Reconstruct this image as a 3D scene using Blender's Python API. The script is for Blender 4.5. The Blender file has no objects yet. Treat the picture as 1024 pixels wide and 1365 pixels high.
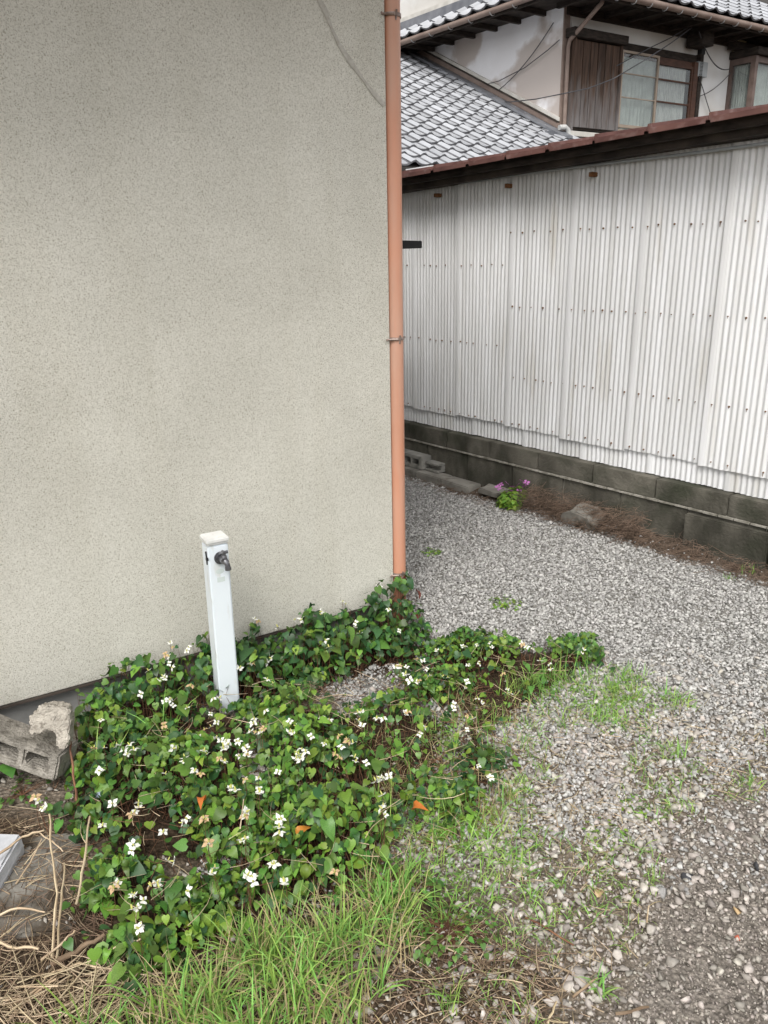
import bpy, bmesh, math, random
import numpy as np
from math import sin, cos, pi, radians as rad
from mathutils import Vector, Matrix
random.seed(7); rng = np.random.default_rng(11)
S = bpy.context.scene; COL = S.collection

# ------------------------------------------------------------ camera, sky, sun, exposure
PIT, ROL, CH, FPX = rad(18.2), rad(1.1), 1.5, 1025.0
F_ = np.array([0, cos(PIT), -sin(PIT)]); U0 = np.array([0, sin(PIT), cos(PIT)]); R0 = np.array([1., 0, 0])
R_ = cos(ROL)*R0 - sin(ROL)*U0; U_ = cos(ROL)*U0 + sin(ROL)*R0
CAM = np.array([0, 0, CH])
cd = bpy.data.cameras.new('camera'); cam = bpy.data.objects.new('camera', cd); COL.objects.link(cam)
cam.matrix_world = Matrix(((R_[0], U_[0], -F_[0], 0), (R_[1], U_[1], -F_[1], 0), (R_[2], U_[2], -F_[2], CH), (0, 0, 0, 1)))
cd.sensor_fit = 'VERTICAL'; cd.sensor_height = 36; cd.lens = 36*FPX/1365; cd.clip_start = .05; cd.clip_end = 500
S.camera = cam
S.render.resolution_x = 768; S.render.resolution_y = 1024
W = bpy.data.worlds.new('World'); S.world = W; W.use_nodes = True
nt = W.node_tree; bg = nt.nodes['Background']
sky = nt.nodes.new('ShaderNodeTexSky'); sky.sky_type = 'NISHITA'; sky.sun_disc = False
SUN_EL, SUN_AZ = rad(52), rad(190)       # azimuth clockwise from +Y: behind the camera, a little to the left
sky.sun_elevation = SUN_EL; sky.sun_rotation = SUN_AZ; sky.air_density = 1.0; sky.dust_density = 3.0; sky.ozone_density = 1.0
hs = nt.nodes.new('ShaderNodeHueSaturation'); hs.inputs['Saturation'].default_value = .12
nt.links.new(sky.outputs[0], hs.inputs['Color']); nt.links.new(hs.outputs[0], bg.inputs['Color'])
bg.inputs['Strength'].default_value = .15
sd = bpy.data.lights.new('sun', 'SUN'); sd.energy = 1.4; sd.angle = rad(22); sd.color = (1, .96, .9)
so = bpy.data.objects.new('sun', sd); COL.objects.link(so)
sv = Vector((sin(SUN_AZ)*cos(SUN_EL), cos(SUN_AZ)*cos(SUN_EL), sin(SUN_EL)))
so.rotation_euler = (-sv).to_track_quat('-Z', 'Y').to_euler(); so.location = (2, -2, 8)
S.view_settings.view_transform = 'Standard'; S.view_settings.look = 'None'
S.view_settings.gamma = 1; S.view_settings.use_curve_mapping = False
S.view_settings.exposure = 0.68

# ------------------------------------------------------------ picture-to-place helpers (used for measuring only)
def ray(x, y): return F_ + R_*(x-512)/FPX - U_*(y-682.5)/FPX
def G(x, y, z=0.):
    d = ray(x, y); return CAM + d*(z-CH)/d[2]
def toplane(x, y, p0, n):
    d = ray(x, y); return CAM + d*((np.array(p0)-CAM) @ n)/(d @ n)
def P(q):
    v = np.array(q)-CAM; return 512+FPX*(v @ R_)/(v @ F_), 682.5-FPX*(v @ U_)/(v @ F_)
def unit(v): v = np.array(v, float); return v/np.linalg.norm(v)

# ------------------------------------------------------------ materials
def hexc(r, g, b): return (r, g, b, 1)
def newmat(name):
    m = bpy.data.materials.new(name); m.use_nodes = True
    return m, m.node_tree, m.node_tree.nodes['Principled BSDF']
def mat(name, c1, c2=None, scale=5., stretch=(1, 1, 1), detail=6, rough=.8, bump=0., bscale=60., spec=.3, metal=0.,
        ramp=(.35, .65), island=0., c3=None, s3=2., r3=(.55, .7), transl=0., hue=0., st3=(1, 1, 1), rvar=0.):
    m, t, b = newmat(name); N, L = t.nodes, t.links
    tc = N.new('ShaderNodeTexCoord')
    def noise(sc, st, det=6):
        mp = N.new('ShaderNodeMapping'); mp.inputs['Scale'].default_value = st; L.new(tc.outputs['Object'], mp.inputs[0])
        n = N.new('ShaderNodeTexNoise'); n.inputs['Scale'].default_value = sc; n.inputs['Detail'].default_value = det
        L.new(mp.outputs[0], n.inputs['Vector']); return n
    c2 = c2 or c1
    n1 = noise(scale, stretch, detail)
    rp = N.new('ShaderNodeValToRGB'); rp.color_ramp.elements[0].position = ramp[0]; rp.color_ramp.elements[1].position = ramp[1]
    rp.color_ramp.elements[0].color = (*c1[:3], 1); rp.color_ramp.elements[1].color = (*c2[:3], 1)
    L.new(n1.outputs['Fac'], rp.inputs[0]); out = rp.outputs[0]
    if c3:
        n3 = noise(s3, st3, 8); r = N.new('ShaderNodeMapRange'); r.inputs[1].default_value = r3[0]; r.inputs[2].default_value = r3[1]
        L.new(n3.outputs['Fac'], r.inputs[0])
        mx = N.new('ShaderNodeMix'); mx.data_type = 'RGBA'; L.new(r.outputs[0], mx.inputs[0]); L.new(out, mx.inputs[6])
        mx.inputs[7].default_value = (*c3[:3], 1); out = mx.outputs[2]
    if island or hue:
        ge = N.new('ShaderNodeNewGeometry'); oi = N.new('ShaderNodeObjectInfo')
        ad = N.new('ShaderNodeMath'); ad.operation = 'ADD'; L.new(ge.outputs['Random Per Island'], ad.inputs[0]); L.new(oi.outputs['Random'], ad.inputs[1])
        fr = N.new('ShaderNodeMath'); fr.operation = 'FRACT'; L.new(ad.outputs[0], fr.inputs[0])
        h = N.new('ShaderNodeHueSaturation')
        mr = N.new('ShaderNodeMapRange'); mr.inputs[3].default_value = 1-island; mr.inputs[4].default_value = 1+island; L.new(fr.outputs[0], mr.inputs[0]); L.new(mr.outputs[0], h.inputs['Value'])
        if hue:
            m2 = N.new('ShaderNodeMath'); m2.operation = 'MULTIPLY'; m2.inputs[1].default_value = 7.31; L.new(fr.outputs[0], m2.inputs[0])
            f2 = N.new('ShaderNodeMath'); f2.operation = 'FRACT'; L.new(m2.outputs[0], f2.inputs[0])
            m3 = N.new('ShaderNodeMapRange'); m3.inputs[3].default_value = .5-hue; m3.inputs[4].default_value = .5+hue; L.new(f2.outputs[0], m3.inputs[0]); L.new(m3.outputs[0], h.inputs['Hue'])
        L.new(out, h.inputs['Color']); out = h.outputs[0]
    L.new(out, b.inputs['Base Color'])
    b.inputs['Roughness'].default_value = rough; b.inputs['Metallic'].default_value = metal; b.inputs['Specular IOR Level'].default_value = spec
    if rvar:
        rr = N.new('ShaderNodeMapRange'); rr.inputs[3].default_value = rough-rvar; rr.inputs[4].default_value = rough+rvar
        L.new(n1.outputs['Fac'], rr.inputs[0]); L.new(rr.outputs[0], b.inputs['Roughness'])
    if bump:
        nb = noise(bscale, (1, 1, 1), 5); bp = N.new('ShaderNodeBump'); bp.inputs['Strength'].default_value = 1; bp.inputs['Distance'].default_value = bump
        L.new(nb.outputs['Fac'], bp.inputs['Height']); L.new(bp.outputs[0], b.inputs['Normal'])
    if transl:
        tr = N.new('ShaderNodeBsdfTranslucent'); L.new(out, tr.inputs[0]); ms = N.new('ShaderNodeMixShader'); ms.inputs[0].default_value = transl
        L.new(b.outputs[0], ms.inputs[1]); L.new(tr.outputs[0], ms.inputs[2]); L.new(ms.outputs[0], N['Material Output'].inputs[0])
    return m

def stucco_mat():
    m, t, b = newmat('stucco'); N, L = t.nodes, t.links
    tc = N.new('ShaderNodeTexCoord')
    def noise(sc, det=3, rg=.5):
        n = N.new('ShaderNodeTexNoise'); n.inputs['Scale'].default_value = sc; n.inputs['Detail'].default_value = det; n.inputs['Roughness'].default_value = rg
        L.new(tc.outputs['Object'], n.inputs['Vector']); return n
    big = noise(1.7, 9, .62); rp = N.new('ShaderNodeValToRGB'); rp.color_ramp.elements[0].position = .35; rp.color_ramp.elements[1].position = .68
    rp.color_ramp.elements[0].color = (.555, .54, .482, 1); rp.color_ramp.elements[1].color = (.655, .638, .575, 1); L.new(big.outputs[0], rp.inputs[0])
    s1 = noise(250, 4, .65); r1 = N.new('ShaderNodeValToRGB'); r1.color_ramp.elements[0].position = .34; r1.color_ramp.elements[1].position = .50
    r1.color_ramp.elements[0].color = (.52, .51, .47, 1); r1.color_ramp.elements[1].color = (1, 1, 1, 1); L.new(s1.outputs[0], r1.inputs[0])
    s2 = noise(120, 5, .75); r2 = N.new('ShaderNodeValToRGB'); r2.color_ramp.elements[0].position = .35; r2.color_ramp.elements[1].position = .6
    r2.color_ramp.elements[0].color = (.86, .855, .84, 1); r2.color_ramp.elements[1].color = (1.0, 1.0, 1.0, 1); L.new(s2.outputs[0], r2.inputs[0])
    ma = N.new('ShaderNodeMix'); ma.data_type = 'RGBA'; ma.blend_type = 'MULTIPLY'; ma.inputs[0].default_value = 1; L.new(rp.outputs[0], ma.inputs[6]); L.new(r1.outputs[0], ma.inputs[7])
    mb = N.new('ShaderNodeMix'); mb.data_type = 'RGBA'; mb.blend_type = 'MULTIPLY'; mb.inputs[0].default_value = 1; L.new(ma.outputs[2], mb.inputs[6]); L.new(r2.outputs[0], mb.inputs[7])
    mp = N.new('ShaderNodeMapping'); mp.inputs['Scale'].default_value = (7, 7, .5); L.new(tc.outputs['Object'], mp.inputs[0])
    st = N.new('ShaderNodeTexNoise'); st.inputs['Scale'].default_value = 1.2; st.inputs['Detail'].default_value = 7; L.new(mp.outputs[0], st.inputs['Vector'])
    rs = N.new('ShaderNodeValToRGB'); rs.color_ramp.elements[0].position = .3; rs.color_ramp.elements[1].position = .5; rs.color_ramp.elements[0].color = (.96, .957, .945, 1); rs.color_ramp.elements[1].color = (1, 1, 1, 1); L.new(st.outputs[0], rs.inputs[0])
    mc = N.new('ShaderNodeMix'); mc.data_type = 'RGBA'; mc.blend_type = 'MULTIPLY'; mc.inputs[0].default_value = 1; L.new(mb.outputs[2], mc.inputs[6]); L.new(rs.outputs[0], mc.inputs[7])
    L.new(mc.outputs[2], b.inputs['Base Color']); b.inputs['Roughness'].default_value = .95; b.inputs['Specular IOR Level'].default_value = .15
    bp = N.new('ShaderNodeBump'); bp.inputs['Distance'].default_value = .003; bp.inputs['Strength'].default_value = .8; L.new(s1.outputs[0], bp.inputs['Height'])
    bq = N.new('ShaderNodeBump'); bq.inputs['Distance'].default_value = .0015; L.new(s2.outputs[0], bq.inputs['Height']); L.new(bp.outputs[0], bq.inputs['Normal'])
    L.new(bq.outputs[0], b.inputs['Normal']); return m

M = {}
M['stucco'] = stucco_mat()
M['seal'] = mat('sealant_smear', (.36, .34, .30), (.46, .44, .40), 60, rough=.8, bump=.001, bscale=200)
M['concrete'] = mat('old_concrete', (.20, .195, .18), (.32, .31, .28), 9, rough=.95, bump=.004, bscale=90, spec=.1, c3=(.10, .10, .085), s3=14, r3=(.52, .8))
M['foundation'] = mat('foundation_render', (.17, .17, .165), (.25, .25, .24), 7, rough=.9, bump=.002, bscale=60, spec=.15)
M['mossblock'] = mat('mossy_block', (.055, .052, .042), (.145, .135, .112), 6, stretch=(1, 1, .6), rough=.95, bump=.005, bscale=70, spec=.1, island=.12, c3=(.035, .04, .026), s3=5, r3=(.5, .75))
M['mortar'] = mat('mortar_efflorescence', (.17, .16, .13), (.36, .34, .30), 22, rough=.95, bump=.004, bscale=60, spec=.1)
M['brokenblock'] = mat('broken_block_grey', (.20, .185, .16), (.34, .315, .275), 14, rough=.97, bump=.009, bscale=110, spec=.1, c3=(.10, .09, .075), s3=34, r3=(.5, .72))
M['fragment'] = mat('pale_broken_concrete', (.34, .31, .265), (.50, .46, .395), 18, rough=.97, bump=.009, bscale=95, spec=.1, c3=(.15, .13, .105), s3=42, r3=(.54, .74))
M['sheet'] = mat('white_corrugated_metal', (.62, .62, .615), (.74, .745, .755), 4, stretch=(6, 6, .35), rough=.5, spec=.35, c3=(.50, .47, .41), s3=3, st3=(5, 5, .5), r3=(.60, .85), bump=.0006, bscale=40, island=.05)
M['rust'] = mat('rusty_screw', (.10, .045, .02), (.22, .10, .04), 90, rough=.9)
M['screw'] = mat('screw_head', (.10, .08, .06), (.2, .15, .1), 90, rough=.7)
M['redroof'] = mat('red_brown_metal_roof', (.10, .046, .04), (.165, .082, .07), 7, rough=.55, spec=.3, bump=.001, bscale=30, c3=(.27, .19, .175), s3=12, r3=(.55, .8), island=.1)
M['darkwood'] = mat('dark_stained_wood', (.013, .010, .008), (.04, .03, .024), 10, stretch=(1, 1, 4), rough=.85)
M['fascia'] = mat('weathered_fascia', (.025, .02, .017), (.07, .055, .045), 8, rough=.9, bump=.001)
M['grey_metal'] = mat('grey_metal', (.25, .25, .25), (.36, .36, .36), 20, rough=.45, metal=.3)
M['copperpipe'] = mat('terracotta_pvc', (.50, .215, .125), (.56, .27, .175), 2.2, rough=.42, spec=.4, c3=(.50, .30, .22), s3=2.2, st3=(6, 6, .8), r3=(.48, .72), bump=.0004, bscale=60)
M['bracket'] = mat('bracket_steel', (.20, .15, .13), (.4, .32, .28), 60, rough=.5, metal=.5)
M['black'] = mat('black_plastic', (.012, .012, .013), rough=.5)
M['post'] = mat('white_post_plastic', (.66, .71, .75), (.72, .77, .80), 3, rough=.38, spec=.45, c3=(.50, .49, .43), s3=9, st3=(3, 3, .8), r3=(.56, .8), bump=.0003, bscale=20)
M['postcap'] = mat('cream_post_cap', (.60, .60, .58), (.68, .68, .66), 30, rough=.5, c3=(.4, .38, .33), s3=60, r3=(.6, .8))
M['tap'] = mat('dull_tap_metal', (.09, .09, .10), (.24, .24, .25), 60, rough=.38, metal=.7, spec=.5)
M['sticker'] = mat('faded_sticker', (.50, .56, .55), (.56, .62, .60), 40, rough=.5)
M['plaster'] = mat('white_plaster', (.68, .67, .68), (.80, .80, .82), 1.4, rough=.92, spec=.1, c3=(.46, .41, .38), s3=.9, r3=(.50, .56), bump=.002, bscale=25)
M['plaster2'] = mat('cream_plaster', (.50, .48, .45), (.68, .67, .65), 1.1, rough=.92, spec=.1, c3=(.70, .70, .70), s3=.7, r3=(.5, .6), bump=.002, bscale=25)
M['tile'] = mat('smoked_roof_tile', (.32, .33, .35), (.46, .47, .49), 3, rough=.34, spec=.7, bump=.0012, bscale=25, island=.16, rvar=.06)
M['tile_edge'] = mat('shaded_grimy_tile_edge', (.09, .09, .095), (.16, .16, .17), 20, rough=.7)  # grime plus side-face shade painted into the edges to darken the joints
M['tilebed'] = mat('tile_bedding', (.035, .033, .03), (.06, .055, .05), 5, rough=.95)
M['ridge'] = mat('slate_grey_ridge', (.12, .125, .14), (.2, .205, .22), 6, rough=.5)
M['brownmetal'] = mat('brown_gutter', (.165, .12, .10), (.235, .18, .152), 5, rough=.55)
M['trimwhite'] = mat('cream_trim', (.46, .44, .40), (.58, .56, .52), 6, rough=.8)
def board_mat():
    m = mat('weathered_board', (.035, .023, .017), (.085, .052, .037), 9, stretch=(4, 4, .35), rough=.9, bump=.002, bscale=60, island=.25)
    t = m.node_tree; N, L = t.nodes, t.links; b = N['Principled BSDF']
    src = b.inputs['Base Color'].links[0].from_socket
    tc = N.new('ShaderNodeTexCoord'); sp = N.new('ShaderNodeSeparateXYZ'); L.new(tc.outputs['Object'], sp.inputs[0])
    n = N.new('ShaderNodeTexNoise'); mp = N.new('ShaderNodeMapping'); mp.inputs['Scale'].default_value = (9, 9, 1.2)
    L.new(tc.outputs['Object'], mp.inputs[0]); L.new(mp.outputs[0], n.inputs['Vector']); n.inputs['Scale'].default_value = 2; n.inputs['Detail'].default_value = 6
    a = N.new('ShaderNodeMath'); a.operation = 'MULTIPLY_ADD'; a.inputs[1].default_value = 1.5; L.new(n.outputs[0], a.inputs[0]); L.new(sp.outputs['Z'], a.inputs[2])
    r = N.new('ShaderNodeMapRange'); r.inputs[1].default_value = 4.55; r.inputs[2].default_value = 3.85; L.new(a.outputs[0], r.inputs[0])
    mx = N.new('ShaderNodeMix'); mx.data_type = 'RGBA'; L.new(r.outputs[0], mx.inputs[0]); L.new(src, mx.inputs[6]); mx.inputs[7].default_value = (.16, .148, .145, 1)
    L.new(mx.outputs[2], b.inputs['Base Color']); return m
M['board'] = board_mat()
M['redwood'] = mat('red_brown_frame', (.055, .027, .018), (.09, .043, .028), 8, stretch=(1, 1, 3), rough=.6)
M['tanframe'] = mat('tan_aluminium', (.26, .21, .165), (.32, .26, .21), 8, rough=.5)
M['brownframe'] = mat('brown_bronze_frame', (.10, .07, .06), (.15, .11, .095), 8, rough=.5)
M['curtain_green'] = mat('mint_curtain', (.36, .38, .37), (.47, .49, .48), 5, rough=.9)
M['curtain_white'] = mat('white_curtain', (.38, .38, .38), (.56, .56, .56), 22, stretch=(4, 4, .4), rough=.9)
M['box'] = mat('grey_meter_box', (.30, .32, .33), (.36, .38, .39), 6, rough=.5)
M['cream_box'] = mat('cream_lamp_box', (.42, .36, .22), (.5, .44, .28), 6, rough=.6)
M['cable'] = mat('grey_black_cable', (.04, .04, .045), (.08, .08, .085), 6, rough=.6)
M['pvc'] = mat('grey_white_pvc', (.40, .40, .39), (.52, .52, .5), 6, rough=.5)
def glass_mat():
    m, t, b = newmat('window_glass'); b.inputs['Base Color'].default_value = (.9, .95, .93, 1); b.inputs['Roughness'].default_value = .03
    N, L = t.nodes, t.links; tr = N.new('ShaderNodeBsdfTransparent'); tr.inputs[0].default_value = (.88, .90, .89, 1)
    gl = N.new('ShaderNodeBsdfGlossy'); gl.inputs['Roughness'].default_value = .04
    
    ms = N.new('ShaderNodeMixShader'); ms.inputs[0].default_value = .08; L.new(tr.outputs[0], ms.inputs[1]); L.new(gl.outputs[0], ms.inputs[2]); L.new(ms.outputs[0], N['Material Output'].inputs[0])
    return m
M['glass'] = glass_mat()
M['leaf'] = mat('leaf_green', (.062, .140, .024), (.110, .215, .040), 25, rough=.42, spec=.4, island=.5, hue=.026, transl=.22)
M['leaf2'] = mat('leaf_bright', (.13, .24, .03), (.20, .33, .05), 25, rough=.45, spec=.4, island=.35, hue=.025, transl=.28)
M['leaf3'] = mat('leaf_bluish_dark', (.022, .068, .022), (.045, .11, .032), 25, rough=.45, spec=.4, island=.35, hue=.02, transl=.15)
M['leafred'] = mat('leaf_red', (.16, .03, .03), (.26, .06, .05), 25, rough=.5, island=.3, hue=.02, transl=.2)
M['leaforange'] = mat('leaf_orange', (.42, .13, .02), (.5, .2, .04), 25, rough=.5, island=.3, hue=.02, transl=.2)
M['bract'] = mat('white_bract', (.80, .80, .74), (.86, .86, .80), 40, rough=.6, transl=.2)
M['bractold'] = mat('browning_bract', (.50, .30, .14), (.66, .52, .34), 60, rough=.7, transl=.2)
M['cone'] = mat('yellow_green_cone', (.42, .42, .10), (.5, .5, .16), 200, rough=.7)
M['stem'] = mat('red_brown_stem', (.11, .05, .03), (.20, .10, .055), 20, rough=.8, island=.3)
M['grass'] = mat('grass_blade', (.20, .38, .075), (.32, .50, .13), 9, rough=.5, island=.35, hue=.03, transl=.35)
M['grassdry'] = mat('grass_dry', (.36, .29, .15), (.48, .40, .22), 12, rough=.7, island=.35, hue=.015, transl=.25)
M['straw'] = mat('dry_straw', (.36, .27, .17), (.52, .42, .29), 20, rough=.8, island=.35, hue=.012)
M['strawdark'] = mat('dead_litter', (.15, .10, .065), (.26, .185, .125), 20, rough=.9, island=.4, hue=.012)
M['root'] = mat('dry_roots', (.12, .082, .058), (.22, .155, .115), 20, rough=.95, island=.4)
M['stone'] = mat('crushed_gravel', (.31, .303, .29), (.45, .44, .42), 130, rough=.88, spec=.2, island=.36, hue=.03)
M['stonebrown'] = mat('mixed_gravel', (.30, .272, .24), (.42, .385, .345), 90, rough=.9, spec=.2, island=.4, hue=.025)
M['grit'] = mat('dirty_grit', (.22, .195, .17), (.34, .305, .27), 90, rough=.95, spec=.1, island=.55, hue=.02)
M['stonebig'] = mat('pale_pebble', (.33, .30, .265), (.47, .44, .40), 30, rough=.88, spec=.2, island=.35, hue=.02)
M['slab'] = mat('weathered_slab', (.16, .15, .13), (.28, .265, .235), 8, rough=.95, bump=.004, bscale=60, c3=(.07, .055, .04), s3=7, r3=(.5, .65))
M['paleslab'] = mat('pale_slab', (.38, .39, .41), (.52, .53, .55), 12, rough=.8, bump=.002, bscale=60)
M['purple'] = mat('purple_petal', (.42, .12, .38), (.56, .24, .52), 40, rough=.6, transl=.3, island=.3)
M['plasticbit'] = mat('bluish_plastic', (.35, .42, .52), (.5, .56, .64), 40, rough=.4)
M['redstone'] = mat('brick_chip', (.38, .10, .06), (.45, .16, .1), 60, rough=.9)
M['darkstone'] = mat('dark_stone', (.035, .035, .038), (.07, .07, .075), 60, rough=.85)
M['ochre'] = mat('ochre_stone', (.42, .29, .15), (.50, .37, .22), 60, rough=.85)

def ground_mat():
    m, t, b = newmat('ground_soil'); N, L = t.nodes, t.links
    tc = N.new('ShaderNodeTexCoord'); at = N.new('ShaderNodeAttribute'); at.attribute_name = 'soil'
    def noise(sc, det=8):
        n = N.new('ShaderNodeTexNoise'); n.inputs['Scale'].default_value = sc; n.inputs['Detail'].default_value = det; n.inputs['Roughness'].default_value = .65
        L.new(tc.outputs['Object'], n.inputs['Vector']); return n
    n1 = noise(35); rp = N.new('ShaderNodeValToRGB'); rp.color_ramp.elements[0].position = .3; rp.color_ramp.elements[1].position = .72
    rp.color_ramp.elements[0].color = (.45, .44, .42, 1); rp.color_ramp.elements[1].color = (1.5, 1.5, 1.5, 1); L.new(n1.outputs[0], rp.inputs[0])
    vo = N.new('ShaderNodeTexVoronoi'); vo.inputs['Scale'].default_value = 90; L.new(tc.outputs['Object'], vo.inputs['Vector'])
    r2 = N.new('ShaderNodeMapRange'); r2.inputs[3].default_value = 1.25; r2.inputs[4].default_value = .6; r2.inputs[2].default_value = .7; L.new(vo.outputs['Distance'], r2.inputs[0])
    a = N.new('ShaderNodeMix'); a.data_type = 'RGBA'; a.blend_type = 'MULTIPLY'; a.inputs[0].default_value = 1; L.new(at.outputs['Color'], a.inputs[6]); L.new(rp.outputs[0], a.inputs[7])
    c = N.new('ShaderNodeMix'); c.data_type = 'RGBA'; c.blend_type = 'MULTIPLY'; c.inputs[0].default_value = 1; L.new(a.outputs[2], c.inputs[6]); L.new(r2.outputs[0], c.inputs[7])
    L.new(c.outputs[2], b.inputs['Base Color']); b.inputs['Roughness'].default_value = .97; b.inputs['Specular IOR Level'].default_value = .1
    bp = N.new('ShaderNodeBump'); bp.inputs['Distance'].default_value = .012; L.new(n1.outputs[0], bp.inputs['Height'])
    bq = N.new('ShaderNodeBump'); bq.inputs['Distance'].default_value = .006; bq.invert = True; L.new(vo.outputs['Distance'], bq.inputs['Height']); L.new(bp.outputs[0], bq.inputs['Normal'])
    L.new(bq.outputs[0], b.inputs['Normal']); return m
M['ground'] = ground_mat()

# ------------------------------------------------------------ object helpers
def tag(o, label=None, cat=None, group=None, kind=None):
    for k, v in (('label', label), ('category', cat), ('group', group), ('kind', kind)):
        if v: o[k] = v
    return o
def empty(name, loc, label, cat, group=None):
    o = bpy.data.objects.new(name, None); COL.objects.link(o); o.location = loc; o.empty_display_size = .1
    return tag(o, label, cat, group)
def link(name, me, parent=None, loc=None):
    o = bpy.data.objects.new(name, me); COL.objects.link(o)
    if parent: o.parent = parent; o.location = -wloc(parent)
    if loc is not None: o.location = Vector(loc) - (wloc(parent) if parent else Vector((0, 0, 0)))
    return o
def wloc(o):
    v = Vector((0, 0, 0))
    while o: v = v + o.location; o = o.parent
    return v
def mesh_np(name, V, T, mats, mi=None, smooth=False):
    V = np.asarray(V, np.float32).reshape(-1, 3); T = np.asarray(T, np.int32)
    k = T.shape[1]; me = bpy.data.meshes.new(name); me.vertices.add(len(V)); me.vertices.foreach_set('co', V.ravel())
    me.loops.add(T.size); me.loops.foreach_set('vertex_index', T.ravel())
    me.polygons.add(len(T)); me.polygons.foreach_set('loop_start', np.arange(0, T.size, k, dtype=np.int32))
    for m in (mats if isinstance(mats, list) else [mats]): me.materials.append(m)
    if mi is not None: me.polygons.foreach_set('material_index', np.asarray(mi, np.int32))
    me.update(calc_edges=True); me.validate()
    if smooth: me.polygons.foreach_set('use_smooth', np.ones(len(me.polygons), bool))
    return me
class MB:
    def __init__(s): s.v = []; s.f = []
    def add(s, V, Fc):
        o = len(s.v); s.v += [tuple(map(float, p)) for p in V]; s.f += [tuple(i+o for i in f) for f in Fc]; return s
    def hexa(s, c):      # 8 corners: bottom 4 ccw, top 4 ccw
        return s.add(c, [(3, 2, 1, 0), (4, 5, 6, 7), (0, 1, 5, 4), (1, 2, 6, 5), (2, 3, 7, 6), (3, 0, 4, 7)])
    def box(s, fr, a0, a1, b0, b1, z0, z1):   # fr maps (a,b,z) to the world
        return s.hexa([fr(a0, b0, z0), fr(a1, b0, z0), fr(a1, b1, z0), fr(a0, b1, z0), fr(a0, b0, z1), fr(a1, b0, z1), fr(a1, b1, z1), fr(a0, b1, z1)])
    def tube(s, pts, r, n=8, cap=True):
        pts = [np.array(p, float) for p in pts]; rs = r if isinstance(r, (list, tuple)) else [r]*len(pts); V = []; up = None
        for i, p in enumerate(pts):
            t = unit(pts[min(i+1, len(pts)-1)]-pts[max(i-1, 0)])
            if up is None: up = np.array([0, 0, 1.]) if abs(t[2]) < .9 else np.array([1., 0, 0])
            x = unit(np.cross(up, t)); y = np.cross(t, x); up = y
            V += [p+rs[i]*(cos(2*pi*k/n)*x+sin(2*pi*k/n)*y) for k in range(n)]
        Fc = [(i*n+k, i*n+(k+1) % n, (i+1)*n+(k+1) % n, (i+1)*n+k) for i in range(len(pts)-1) for k in range(n)]
        if cap: Fc += [tuple(range(n-1, -1, -1)), tuple(range((len(pts)-1)*n, len(pts)*n))]
        return s.add(V, Fc)
    def build(s, name, m, parent=None, smooth=False, bevel=0., label=None):
        me = bpy.data.meshes.new(name); me.from_pydata(s.v, [], s.f); me.materials.append(m)
        bm = bmesh.new(); bm.from_mesh(me); bmesh.ops.recalc_face_normals(bm, faces=bm.faces)
        if bevel: bmesh.ops.bevel(bm, geom=list(bm.edges), offset=bevel, segments=2, affect='EDGES', clamp_overlap=True)
        bm.to_mesh(me); bm.free()
        if smooth: me.polygons.foreach_set('use_smooth', [True]*len(me.polygons)); me.set_sharp_from_angle(angle=rad(40))
        o = link(name, me, parent)
        if label: o['label'] = label
        return o
def rotmats(ax, ang):   # arrays (N,3) axis, (N,) angle
    ax = ax/np.linalg.norm(ax, axis=1, keepdims=True); x, y, z = ax.T; c = np.cos(ang); s = np.sin(ang); C = 1-c
    return np.stack([np.stack([c+x*x*C, x*y*C-z*s, x*z*C+y*s], 1), np.stack([y*x*C+z*s, c+y*y*C, y*z*C-x*s], 1), np.stack([z*x*C-y*s, z*y*C+x*s, c+z*z*C], 1)], 1)
def Rz(a):
    z = np.zeros_like(a); o = np.ones_like(a); c, s = np.cos(a), np.sin(a)
    return np.stack([np.stack([c, -s, z], 1), np.stack([s, c, z], 1), np.stack([z, z, o], 1)], 1)
def Rx(a):
    z = np.zeros_like(a); o = np.ones_like(a); c, s = np.cos(a), np.sin(a)
    return np.stack([np.stack([o, z, z], 1), np.stack([z, c, -s], 1), np.stack([z, s, c], 1)], 1)
def scatter(tv, tf, pos, rot, scl):   # template instanced into arrays
    n = len(pos); V = np.einsum('nij,nkj->nki', rot, tv[None]*scl[:, None, :] if scl.ndim == 2 else tv[None]*scl[:, None, None]) + pos[:, None, :]
    T = tf[None]+(np.arange(n)*len(tv))[:, None, None]
    return V.reshape(-1, 3), T.reshape(-1, tf.shape[1])
def merge(parts):
    V, T, o = [], [], 0
    for v, t in parts: V.append(v); T.append(t+o); o += len(v)
    return np.concatenate(V), np.concatenate(T)
def strand_mesh(lines, radii, n=3):   # lines (N,K,3) tubes, radii (N,)
    lines = np.asarray(lines); N, K, _ = lines.shape; radii = np.asarray(radii)
    t = np.gradient(lines, axis=1); t /= np.linalg.norm(t, axis=2, keepdims=True)+1e-9
    ref = np.array([.3, .5, .81]); x = np.cross(t, ref); x /= np.linalg.norm(x, axis=2, keepdims=True)+1e-9; y = np.cross(t, x)
    tap = np.linspace(1, .45, K)[None, :, None]
    V = np.stack([lines+radii[:, None, None]*tap*(cos(2*pi*k/n)*x+sin(2*pi*k/n)*y) for k in range(n)], 2)  # N,K,n,3
    idx = np.arange(N*K*n).reshape(N, K, n); a = idx[:, :-1]; b = idx[:, 1:]
    T = np.stack([a, np.roll(a, -1, 2), np.roll(b, -1, 2), b], -1).reshape(-1, 4)
    return V.reshape(-1, 3), T
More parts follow.
